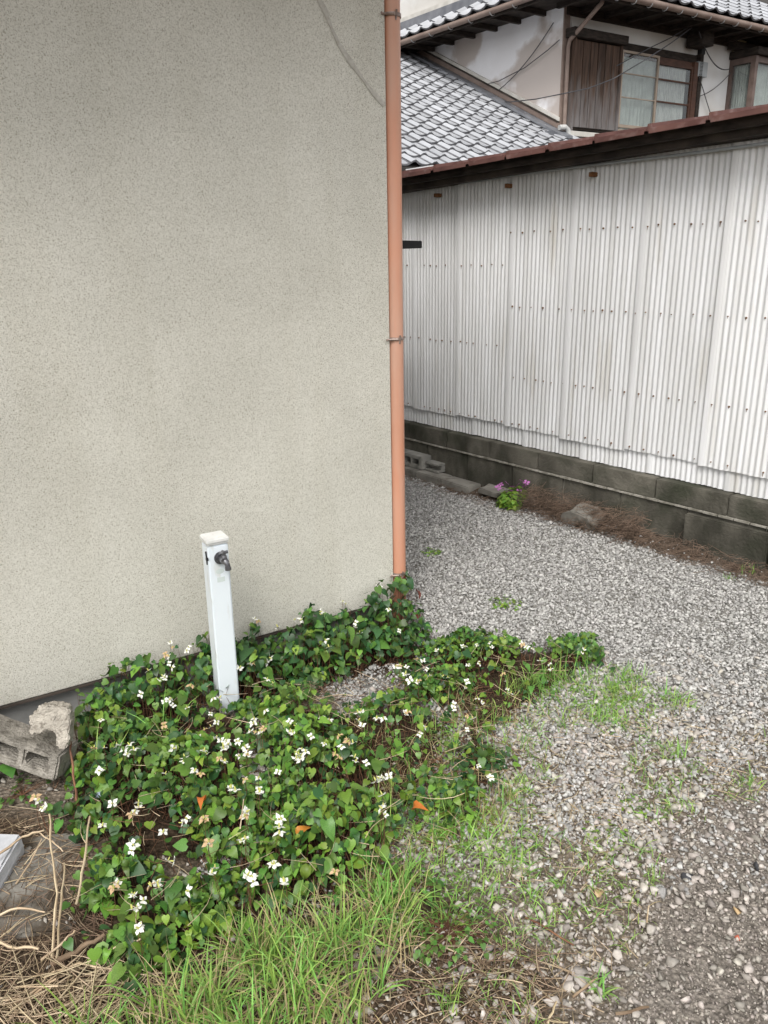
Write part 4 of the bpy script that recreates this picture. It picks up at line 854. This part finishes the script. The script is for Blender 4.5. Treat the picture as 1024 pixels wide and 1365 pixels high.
for key, poly in PATCH:
    label, N0, ls, mixw = INFO[key]
    ctr = np.mean(np.array(poly), 0); par = empty('flowering_plants', (ctr[0], ctr[1], 0), label, 'plants', 'patches of white flowered ground cover')
    par['kind'] = 'thing' if False else None
    del par['kind']
    xs_ = np.array(poly); lo, hi = xs_.min(0), xs_.max(0); x = []; y = []
    while len(x) < N0:
        a, b = rng.uniform(lo[0]-.02, hi[0]+.02), rng.uniform(lo[1]-.02, hi[1]+.02)
        if inpoly(a, b, poly) and not inpoly(a, b, hole) and (house_d(a, b) > .03 or side_d(a, b) > .03):
            gap = vn(a, b, 7); dens = .12+.88*(gap > (.18 if key == 'A' else .34 if key == 'B' else .42))
            if key == 'D': dens *= .4+.6*(gap > .45)
            if inpoly(a, b, browns): dens = .15
            if (np.hypot(a-pb[0]-.003, b-pb[1]) >.050 or b < pb[1]-.030) and rng.random() < dens: x.append(a); y.append(b)
    x, y = np.array(x), np.array(y); jx = x+rng.normal(0, .028, N0); jy = y+rng.normal(0, .028, N0); okj = ~((house_d(jx, jy) < .03) & (side_d(jx, jy) < .03)) & ((np.hypot(jx-pb[0], jy-pb[1]) > .050) | (jy < pb[1]-.030)); x = np.where(okj, jx, x); y = np.where(okj, jy, y); ed = np.clip(polydist(x, y, poly)/.14, 0, 1)
    hh = plant_h(x, y)*(.35+.65*np.where(np.abs(house_d(x, y)) < .25, 1, ed))*(.8 if key in 'DE' else 1)*(.8+.5*vn(x, y, 16)); lay_ = rng.beta(2.2, 1.1, N0)
    z = gz(x, y)+.012+hh*lay_
    L_ = ls*rng.lognormal(0, .32, N0)
    # leaves tip outwards and down, loosely towards the open side
    az = rng.uniform(0, 2*pi, N0); az = np.where(rng.random(N0) < .45, -pi/2+rng.normal(0, .8, N0)-pi/2*0, az)
    rot = Rz(az-pi/2) @ Rx(-np.abs(rng.normal(.42, .42, N0))) @ Rz(np.zeros(N0)); roll = rotmats(np.tile([0., 1, 0], (N0, 1)), rng.normal(0, .48, N0)); rot = rot @ roll
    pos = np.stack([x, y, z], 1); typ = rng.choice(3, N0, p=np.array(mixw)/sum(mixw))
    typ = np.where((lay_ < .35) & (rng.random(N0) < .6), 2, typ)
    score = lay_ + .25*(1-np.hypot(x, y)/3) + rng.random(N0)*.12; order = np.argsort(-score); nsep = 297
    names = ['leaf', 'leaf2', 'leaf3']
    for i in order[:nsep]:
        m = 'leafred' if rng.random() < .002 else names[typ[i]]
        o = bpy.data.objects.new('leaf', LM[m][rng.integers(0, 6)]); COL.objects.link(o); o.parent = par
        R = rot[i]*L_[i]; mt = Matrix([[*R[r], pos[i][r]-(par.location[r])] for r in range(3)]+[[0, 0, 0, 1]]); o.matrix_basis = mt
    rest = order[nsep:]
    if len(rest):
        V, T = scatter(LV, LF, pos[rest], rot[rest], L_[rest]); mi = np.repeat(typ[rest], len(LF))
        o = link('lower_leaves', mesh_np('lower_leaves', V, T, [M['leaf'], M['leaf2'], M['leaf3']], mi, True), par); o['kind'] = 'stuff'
    # stems
    sub = rng.random(N0) < .6; n = sub.sum(); b0 = np.stack([x[sub]+rng.normal(0, .02, n), y[sub]+rng.normal(0, .02, n), gz(x[sub], y[sub])-.005], 1); tp = pos[sub]-[0, 0, .002]
    s = np.linspace(0, 1, 4)[None, :, None]; lines = b0[:, None]*(1-s)+tp[:, None]*s; lines[:, 1:3, :2] += rng.normal(0, .006, (n, 2, 2))
    V, T = strand_mesh(lines, rng.uniform(.0008, .0016, n)); o = link('stems', mesh_np('stems', V, T, M['stem']), par); o['kind'] = 'stuff'
    INFO[key] = (par, poly)
# flowers
fl = []
extra = [(px+random.uniform(-9, 9), py+random.uniform(-7, 9)) for px, py in FLW if random.random() < .62]
for px, py in FLW+extra:
    q = G(px, py, .12)
    for _ in range(3):
        h = float(plant_h(q[0], q[1])); q = G(px, py, h*.85+.035)
    best = min(INFO, key=lambda k: (0 if inpoly(q[0], q[1]-.0, INFO[k][1]) else 1, float(polydist(q[0], q[1], INFO[k][1]))))
    if best in 'D': q = G(px, py, .10)
    if house_d(q[0], q[1]) < .015 and side_d(q[0], q[1]) < .02: q = np.array(toplane(px, py, Q+hN*.03, hN))
    par = INFO[best][0]; old = rng.random() < .16; o = bpy.data.objects.new('flower', FM[3 if old else rng.integers(0, 3)]); COL.objects.link(o); o.parent = par
    s = rng.uniform(.0095, .0145)*(.8 if best == 'D' else 1); o.location = Vector(q)-par.location; o.rotation_euler = (rng.normal(.45, .4), rng.normal(0, .35), rng.uniform(0, 6)); o.scale = (s, s, s)
    if old: o['label'] = 'withering brown flower'
    c = bpy.data.objects.new('cone', cme); COL.objects.link(c); c.parent = o
    fl.append((q, par))
lines = []
for q, par in fl:
    b0 = np.array([q[0]+random.gauss(0, .012), q[1]+random.gauss(0, .012)+.01, 0]); s = np.linspace(0, 1, 5)[:, None]; ln = b0*(1-s)+np.array(q)*s; ln[1:4, :2] += rng.normal(0, .003, (3, 2)); lines.append(ln)
for key, (par, poly) in INFO.items():
    ll = [l for l, (q, p) in zip(lines, fl) if p is par]
    if ll:
        V, T = strand_mesh(np.array(ll), np.full(len(ll), .0013)); link('flower_stalks', mesh_np('flower_stalks', V, T, M['stem']), par)['kind'] = 'stuff'
# single coloured leaves that show
for px, py, m, lb in ((705, 596, 'leaforange', 0), (705/2.6, 840+592/2.6, 'leaforange', 'orange withered leaf among the flowers left of centre'), (399, 1113, 'leaforange', 'bright orange withered leaf low in the middle of the patch'), (553, 1078, 'leaforange', 'orange brown leaf at the right side of the flower patch'), (556, 824, 'leafred', 'dark red leaf lying on the gravel at the foot of the downpipe'), (380, 1128, 'leafred', 'dark red leaf beside the bright orange one')):
    if lb == 0: continue
    q = G(px, py, .11 if m == 'leaforange' else .03); o = link('fallen_leaf', LM[m][2]); o.location = tuple(q); o.scale = (.035,)*3; o.rotation_euler = (.5, .2, random.uniform(0, 6)); tag(o, lb, 'leaf')

# ------------------------------------------------------------ grasses
def grass_obj(name, pts, Lr, wr, m, leanr=(.25, .5), parent=None, azf=None, K=5):
    n = len(pts); az = rng.uniform(0, 2*pi, n) if azf is None else azf(n)
    V, T = blades(pts, az, rng.uniform(*Lr, n), np.abs(rng.normal(*leanr, n)), rng.uniform(*wr, n), K)
    return link(name, mesh_np(name, V, T, M[m], smooth=True), parent)
def ptsin(poly, n, dens=lambda x, y: 1.):
    a = np.array(poly); lo, hi = a.min(0), a.max(0); x = rng.uniform(lo[0], hi[0], n*6); y = rng.uniform(lo[1], hi[1], n*6)
    k = inpoly(x, y, poly) & okground(x, y); x, y = x[k], y[k]; k = rng.random(len(x)) < dens(x, y)*np.ones(len(x)); x, y = x[k][:n], y[k][:n]
    return np.stack([x, y, gz(x, y)-.003], 1)
def clumped(poly, nc, per, r, dens=lambda x, y: 1.):
    c = ptsin(poly, nc, dens); p = np.repeat(c, per, 0)+np.concatenate([rng.normal(0, r, (len(c)*per, 2)), np.zeros((len(c)*per, 1))], 1); p[:, 2] = gz(p[:, 0], p[:, 1])-.003; return p
front = gpoly([(80, 1440), (105, 1375), (200, 1340), (290, 1305), (340, 1262), (430, 1240), (490, 1205), (540, 1180), (565, 1215), (530, 1290), (500, 1350), (490, 1440)])
o = grass_obj('grass', clumped(front, 95, 14, .013), (.06, .165), (.0022, .0056), 'grass', (.75, .5)); tag(o, kind='stuff')
mess = gpoly([(470, 960), (560, 930), (690, 940), (700, 1090), (640, 1150), (560, 1150), (500, 1100)])
o = grass_obj('patch_grass', clumped(mess, 45, 7, .012), (.05, .12), (.0016, .003), 'grass', (.6, .4)); tag(o, kind='stuff')
o = grass_obj('dry_grass', clumped(front, 75, 10, .02), (.06, .17), (.0018, .0034), 'grassdry', (.7, .4)); tag(o, kind='stuff')
o = grass_obj('mid_dry_grass', clumped(mess, 90, 8, .02), (.04, .10), (.0014, .003), 'grassdry', (.9, .4)); tag(o, kind='stuff')
mid = gpoly([(480, 1215), (520, 1110), (570, 1090), (690, 1090), (720, 1130), (640, 1230), (560, 1270)])
o = grass_obj('meadow_grass', clumped(mid, 105, 8, .016), (.03, .085), (.0018, .0038), 'grass', (.95, .4)); tag(o, kind='stuff')
strip = gpoly([(640, 960), (700, 905), (790, 890), (850, 900), (930, 950), (860, 965), (760, 975), (690, 1090), (650, 1120), (600, 1110), (640, 1040)])
o = grass_obj('creeping_grass', clumped(strip, 190, 9, .014, lambda x, y: .3+.7*(vn(x, y, 8) > .45)), (.025, .075), (.002, .0036), 'grass', (.9, .4)); tag(o, kind='stuff')
yard = gpoly([(640, 1240), (700, 1060), (760, 960), (900, 960), (1040, 990), (1040, 1060), (900, 1090), (860, 1200), (820, 1320), (760, 1380), (620, 1380)])
o = grass_obj('sparse_grass', clumped(yard, 120, 9, .016, lambda x, y: 1.*(vn(x, y, 5) > .5)), (.02, .06), (.0016, .0028), 'grass', (.9, .4)); tag(o, kind='stuff')
o = grass_obj('thin_dry_grass', clumped(yard, 90, 6, .03), (.02, .06), (.001, .002), 'grassdry', (1.2, .3)); tag(o, kind='stuff')
o = grass_obj('dry_turf', clumped(strip+[], 70, 8, .03), (.03, .07), (.001, .0022), 'grassdry', (1.2, .3)); tag(o, kind='stuff')
def tuft(px, py, n, L_, label, m='grass', r=.012, lean=(.5, .3), w=(.002, .004), name='grass_tuft', cat='grass'):
    q = G(px, py); pts = np.stack([q[0]+rng.normal(0, r, n), q[1]+rng.normal(0, r, n), np.zeros(n)], 1); pts[:, 2] = gz(pts[:, 0], pts[:, 1])-.003
    o = grass_obj(name, pts, (L_*.55, L_), w, m, lean); tag(o, label, cat)
tuft(908, 1012, 14, .12, 'tuft of broad dark grass blades fanning out over the gravel at the right', r=.008, lean=(.75, .25), w=(.003, .005))
tuft(735, 905, 26, .15, 'tall thin grass standing at the right end of the flower patch', lean=(.2, .2), r=.05)
tuft(690, 925, 26, .13, 'thin upright grass in front of the cream flowers', lean=(.3, .2), r=.03)
tuft(215, 985, 24, .22, 'long arching grass blades among the flowers left of the water post', lean=(.55, .25), r=.03, w=(.003, .006))
tuft(150, 1040, 12, .20, 'few thin grass blades among the flowers near the thick brown stem', lean=(.5, .25), r=.02, w=(.002, .004))
tuft(505, 1110, 16, .18, 'tall pale grass blades at the lower right of the flower patch', lean=(.4, .25), r=.02)
tuft(395, 925, 18, .16, 'long curved grass blades just right of the water post', lean=(.8, .25), r=.03, w=(.002, .004))
tuft(970, 790, 12, .05, 'small yellow green weed tuft at the gravel edge near the block wall', lean=(.6, .3))
tuft(995, 785, 14, .07, 'small weed tuft under the block wall at the right edge', lean=(.6, .3), r=.02)
tuft(1003, 1045, 18, .06, 'low grass tuft near the right edge above the bare dirt', lean=(.8, .3), r=.02)
tuft(600, 1340, 30, .09, 'fine grass tuft at the bottom edge left of the pale stones', lean=(.5, .3), r=.015)
tuft(800, 1320, 22, .07, 'low grass tuft at the bottom beside the dry twigs', lean=(.8, .3), r=.01)
tuft(860, 1090, 17, .05, 'tiny weed clump in the gravel below the broad grass tuft', lean=(.9, .3), r=.02)
# small leafy weeds
def weed(px, py, n, r, h, ls, m, label, name='weed', cat='weed'):
    q = G(px, py, .07 if name == 'flowering_plant' else 0.); a = rng.uniform(0, 2*pi, n); rr = r*np.sqrt(rng.random(n)); x = q[0]+rr*np.cos(a); y = q[1]+rr*np.sin(a)
    pos = np.stack([x, y, gz(x, y)+rng.uniform(.15, 1, n)*h*(1-.5*rr/r)], 1); rot = Rz(a-pi/2+rng.normal(0, .5, n)) @ Rx(-np.abs(rng.normal(.3, .3, n)))
    V, T = scatter(LV, LF, pos, rot, ls*rng.uniform(.6, 1.2, n)); me = mesh_np(name, V, T, M[m], smooth=True)
    root = empty(name, (q[0], q[1], 0), label, cat); o = link('leaves', me, root); o['kind'] = 'stuff'
    b0 = np.tile([q[0], q[1], 0], (n, 1)); s = np.linspace(0, 1, 4)[None, :, None]; ln = b0[:, None]*(1-s)+pos[:, None]*s; ln[:, :, 2] = pos[:, None, 2]*s[:, :, 0]**.6
    V, T = strand_mesh(ln, np.full(n, .0008)); link('stems', mesh_np('stems', V, T, M['stem'] if m != 'leaf2' else M['grass']), root)['kind'] = 'stuff'; return root, q
weed(574, 742, 45, .055, .03, .016, 'leaf2', 'yellow green weed on the gravel beside the downpipe')
weed(672, 808, 50, .075, .03, .016, 'leaf2', 'flat yellow green weed on the gravel above the cream flowers')
weed(600, 1245, 150, .11, .06, .013, 'leaf', 'bushy small leaved weed at the lower middle left of the stones')
weed(845, 1075, 40, .05, .02, .012, 'leaf2', 'small bright weed in the stones at the right')
weed(640, 1020, 26, .07, .06, .032, 'leaf3', 'dark broad leaved weed at the right border of the patch')
weed(785, 865, 30, .045, .07, .024, 'leaf3', 'dark leafy weed ending the flower patch at the right')
weed(1010, 770, 20, .04, .03, .012, 'leaf2', 'tiny green weed under the block wall at the right edge')
weed(10, 1030, 9, .05, .17, .050, 'leaf', 'large green leaves hanging over the tilted block at the left edge')
weed(30, 1060, 40, .10, .03, .016, 'leaf', 'low weeds in the dark hollow under the tilted block')
weed(805, 1115, 40, .06, .02, .012, 'leaf2', 'small weed creeping through the middle of the gravel')
weed(820, 935, 110, .11, .02, .012, 'leaf2', 'mat of bright green weeds right of the thin upright grass')
root, q = weed(684, 674, 300, .085, .13, .030, 'leaf2', 'small plant with pink purple flowers at the foot of the block wall', 'flowering_plant', 'plant')
for px, py in [(668, 646), (672, 652), (676, 644), (684, 649), (690, 647), (696, 641), (699, 648), (692, 653), (664, 650), (680, 655), (702, 643)]:
    p = CAM+ray(px, py)*float((q-CAM) @ F_-.03); o = link('flower', mesh_np('flower', petalv*.019, petalf, M['purple'], smooth=True), root, tuple(p)); o.rotation_euler = (random.uniform(.3, 1), random.uniform(-.4, .4), random.uniform(0, 6))

# ------------------------------------------------------------ dry straw, stalks, litter, roots
def litter(name, poly, n, Lr, rr, m, zr=(.0, .02), dens=lambda x, y: 1., parent=None, curl=.25):
    p = ptsin(poly, n, dens); n = len(p); a = rng.uniform(0, pi, n); L_ = rng.uniform(*Lr, n); s = np.linspace(-.5, .5, 5)[None, :]
    bend = rng.normal(0, curl, n)[:, None]; x = p[:, 0:1]+L_[:, None]*(s*np.cos(a)[:, None]-bend*s*s*np.sin(a)[:, None]); y = p[:, 1:2]+L_[:, None]*(s*np.sin(a)[:, None]+bend*s*s*np.cos(a)[:, None])
    z = gz(x, y)+rng.uniform(*zr, n)[:, None]+rng.normal(0, .12, n)[:, None]*L_[:, None]*s+.002; z = np.maximum(z, gz(x, y)+.001)
    V, T = strand_mesh(np.stack([x, y, z], 2), rng.uniform(*rr, n)); o = link(name, mesh_np(name, V, T, M[m]), parent); tag(o, kind='stuff'); return o
lit2 = gpoly([(-60, 1090), (60, 1080), (120, 1160), (150, 1260), (240, 1280), (480, 1240), (560, 1260), (640, 1230), (760, 1290), (740, 1400), (-100, 1450)])
litter('dead_litter', lit2, 1500, (.03, .12), (.0006, .0014), 'strawdark'); litter('dry_straw', lit2, 600, (.04, .14), (.0006, .0018), 'straw')
litter('yard_straw', yard, 420, (.02, .07), (.0006, .0016), 'straw', (.004, .014)); litter('patch_litter', gpoly([(100, 950), (560, 880), (700, 930), (680, 1100), (450, 1220), (120, 1200)]), 700, (.03, .12), (.0006, .0014), 'stem', (.0, .06))
litter('patch_straw', gpoly([(100, 980), (560, 900), (780, 880), (680, 1100), (450, 1240), (120, 1260)]), 300, (.03, .13), (.0006, .0015), 'straw', (.02, .12)); litter('brown_clump', browns, 240, (.02, .06), (.0005, .001), 'strawdark', (.03, .09), curl=1.2)
left = gpoly([(0, 1300), (190, 1290), (240, 1365), (0, 1400)]); litter('straw_pile', left, 160, (.08, .22), (.001, .0025), 'straw', (.005, .04))
rootP = [tuple(SH(t, o, 0)[:2]) for t, o in [(-1.6, .03), (-1.6, .24), (-.9, .20), (-.4, .17), (.1, .20), (.45, .16), (.45, .03)]]
litter('dead_roots', rootP, 1500, (.03, .16), (.0006, .0016), 'root', (.0, .05), lambda x, y: .35+.65*(vn(x, y, 7) > .42), curl=.8)
rootQ = [tuple(SH(t, o, 0)[:2]) for t, o in [(-.35, .03), (-.35, .15), (.45, .15), (.45, .03)]]
litter('root_mass', rootQ, 1100, (.04, .14), (.0006, .0014), 'root', (.02, .12), curl=1.2)
rootR = [tuple(SH(t, o, 0)[:2]) for t, o in [(.4, .1), (.4, .24), (2.4, .22), (2.4, .1)]]
litter('far_litter', rootR, 500, (.03, .1), (.0007, .0014), 'root', (.0, .02), curl=.6)
def stalk(pts, r, label, m='straw', name='dry_stalk', cat='dry stalk'):
    P3 = [G(x_, y_, z_) for x_, y_, z_ in pts]
    q = []
    for i in range(len(P3)-1):
        for s in np.linspace(0, 1, 5)[:-1]: q.append(P3[i]*(1-s)+P3[i+1]*s+rng.normal(0, r*.35, 3))
    q.append(P3[-1]); mb = MB(); rs = list(np.linspace(r, r*.7, len(q))*rng.uniform(.85, 1.15, len(q))); mb.tube(q, rs, 7); tag(mb.build(name, M[m], None, True), label, cat)
stalk([(-10, 1145, .09), (30, 1115, .08), (58, 1107, .07)], .0036, 'pale dry stalk slanting up from the left edge over the white slab')
stalk([(70, 1278, .02), (76, 1190, .10), (68, 1130, .14), (66, 1085, .19)], .0034, 'tallest upright dry stalk in front of the left slab')
stalk([(76, 1278, .02), (82, 1200, .09), (86, 1150, .12)], .0028, 'shorter dry stalk leaning against the tallest one')
stalk([(102, 1205, .06), (112, 1150, .09), (120, 1088, .14)], .0032, 'jointed dry stalk rising into the leaves')
stalk([(106, 1085, .02), (100, 1045, .06), (94, 1000, .12), (95, 965, .17)], .0042, 'thick brown woody stem beside the broken block', 'stem')
stalk([(-8, 1222, .03), (25, 1210, .05), (60, 1216, .03)], .0032, 'bent dry straw arching across the grey slab')
stalk([(-10, 1250, .04), (12, 1262, .03), (52, 1265, .03)], .0046, 'thick pale bent straw at the left edge')
stalk([(55, 1280, .02), (85, 1255, .05), (100, 1240, .06)], .0028, 'short straw crossing the foot of the upright stalks')
stalk([(120, 1278, .02), (160, 1262, .04), (190, 1250, .06)], .0036, 'forked pale straw pointing right under the lowest leaves')
stalk([(60, 1300, .01), (105, 1285, .02), (150, 1292, .02)], .003, 'long flat straw lying along the top of the grass')
stalk([(70, 1285, .02), (110, 1262, .03), (140, 1245, .05)], .006, 'broad brown dead stem lying behind the straw', 'strawdark')
stalk([(10, 1362, .01), (45, 1325, .02), (75, 1305, .03)], .003, 'straw slanting across the bottom left corner')
stalk([(50, 1108, .07), (70, 1122, .05), (84, 1135, .03)], .002, 'thin side twig below the slanting pale stalk')
stalk([(22, 1178, .02), (40, 1150, .04), (56, 1118, .07)], .0022, 'thin straw leaning over the grey slab')
stalk([(700, 1222, .008), (765, 1260, .012)], .003, 'dark thin twig lying on the weedy gravel', 'stem', 'twig', 'twig')
stalk([(765, 1330, .01), (797, 1304, .02)], .0032, 'short brown twig between the two large pale stones', 'strawdark', 'twig', 'twig')
stalk([(820, 1352, .008), (865, 1342, .012)], .0034, 'brown twig lying flat at the bottom of the gravel', 'strawdark', 'twig', 'twig')
stalk([(730, 1365, .01), (742, 1335, .02)], .003, 'pale twig standing up from the bottom edge', 'straw', 'twig', 'twig')
stalk([(862, 1230, .01), (865, 1207, .03)], .0022, 'thin pale twig upright in the stones', 'straw', 'twig', 'twig')
weed(600, 1085, 90, .13, .05, .020, 'leaf2', 'bright small leaved weeds spreading at the lower right end of the flower patch')
weed(540, 1190, 60, .09, .05, .018, 'leaf', 'low weeds among the grass under the flower patch')
stalk([(320, 1105, .14), (325, 1065, .19)], .0016, 'thin straw standing in the middle of the flower patch')
for px, py, dx, L_, lb in ((1006, 748, -3, .17, 'thick dead twig standing against the block wall at the right edge'), (975, 722, -6, .13, 'thin forked dead twig leaning on the block wall'), (865, 710, -12, .08, 'small dead twig sprouting from the roots')):
    q = G(px, py, .05); a = np.array([q+[0, 0, -.05], q+[dx*.0008, 0, L_*.5], q+[dx*.002, .01, L_]]); mb = MB(); mb.tube(list(a), [.005, .0038, .002], 6); mb.tube([a[1], a[1]+[.03, 0, L_*.35]], [.002, .001], 5); tag(mb.build('twig', M['straw'], None, True), lb, 'twig')
# seed head of wild grass in front of the wall
mb = MB(); a = G(165, 900, .12); tip = toplane(135, 868, a, np.array([0, 1, 0])); tip2 = toplane(96, 862, a, np.array([0, 1, 0])); mb.tube([a, tip, tip2], .0008, 5); sh_ = mb.build('seed_grass', M['grassdry'], None); tag(sh_, 'bleached grass seed head standing in front of the stucco wall', 'grass')
mb = MB()
for px, py in ((96, 863), (104, 860), (122, 862), (128, 866), (118, 870)):
    t = toplane(px, py, a, np.array([0, 1, 0])); mb.tube([t, t+[-.008, 0, .004], t+[-.018, 0, .002]], [.0008, .003, .0006], 5)
mb.build('seed', M['straw'], sh_)
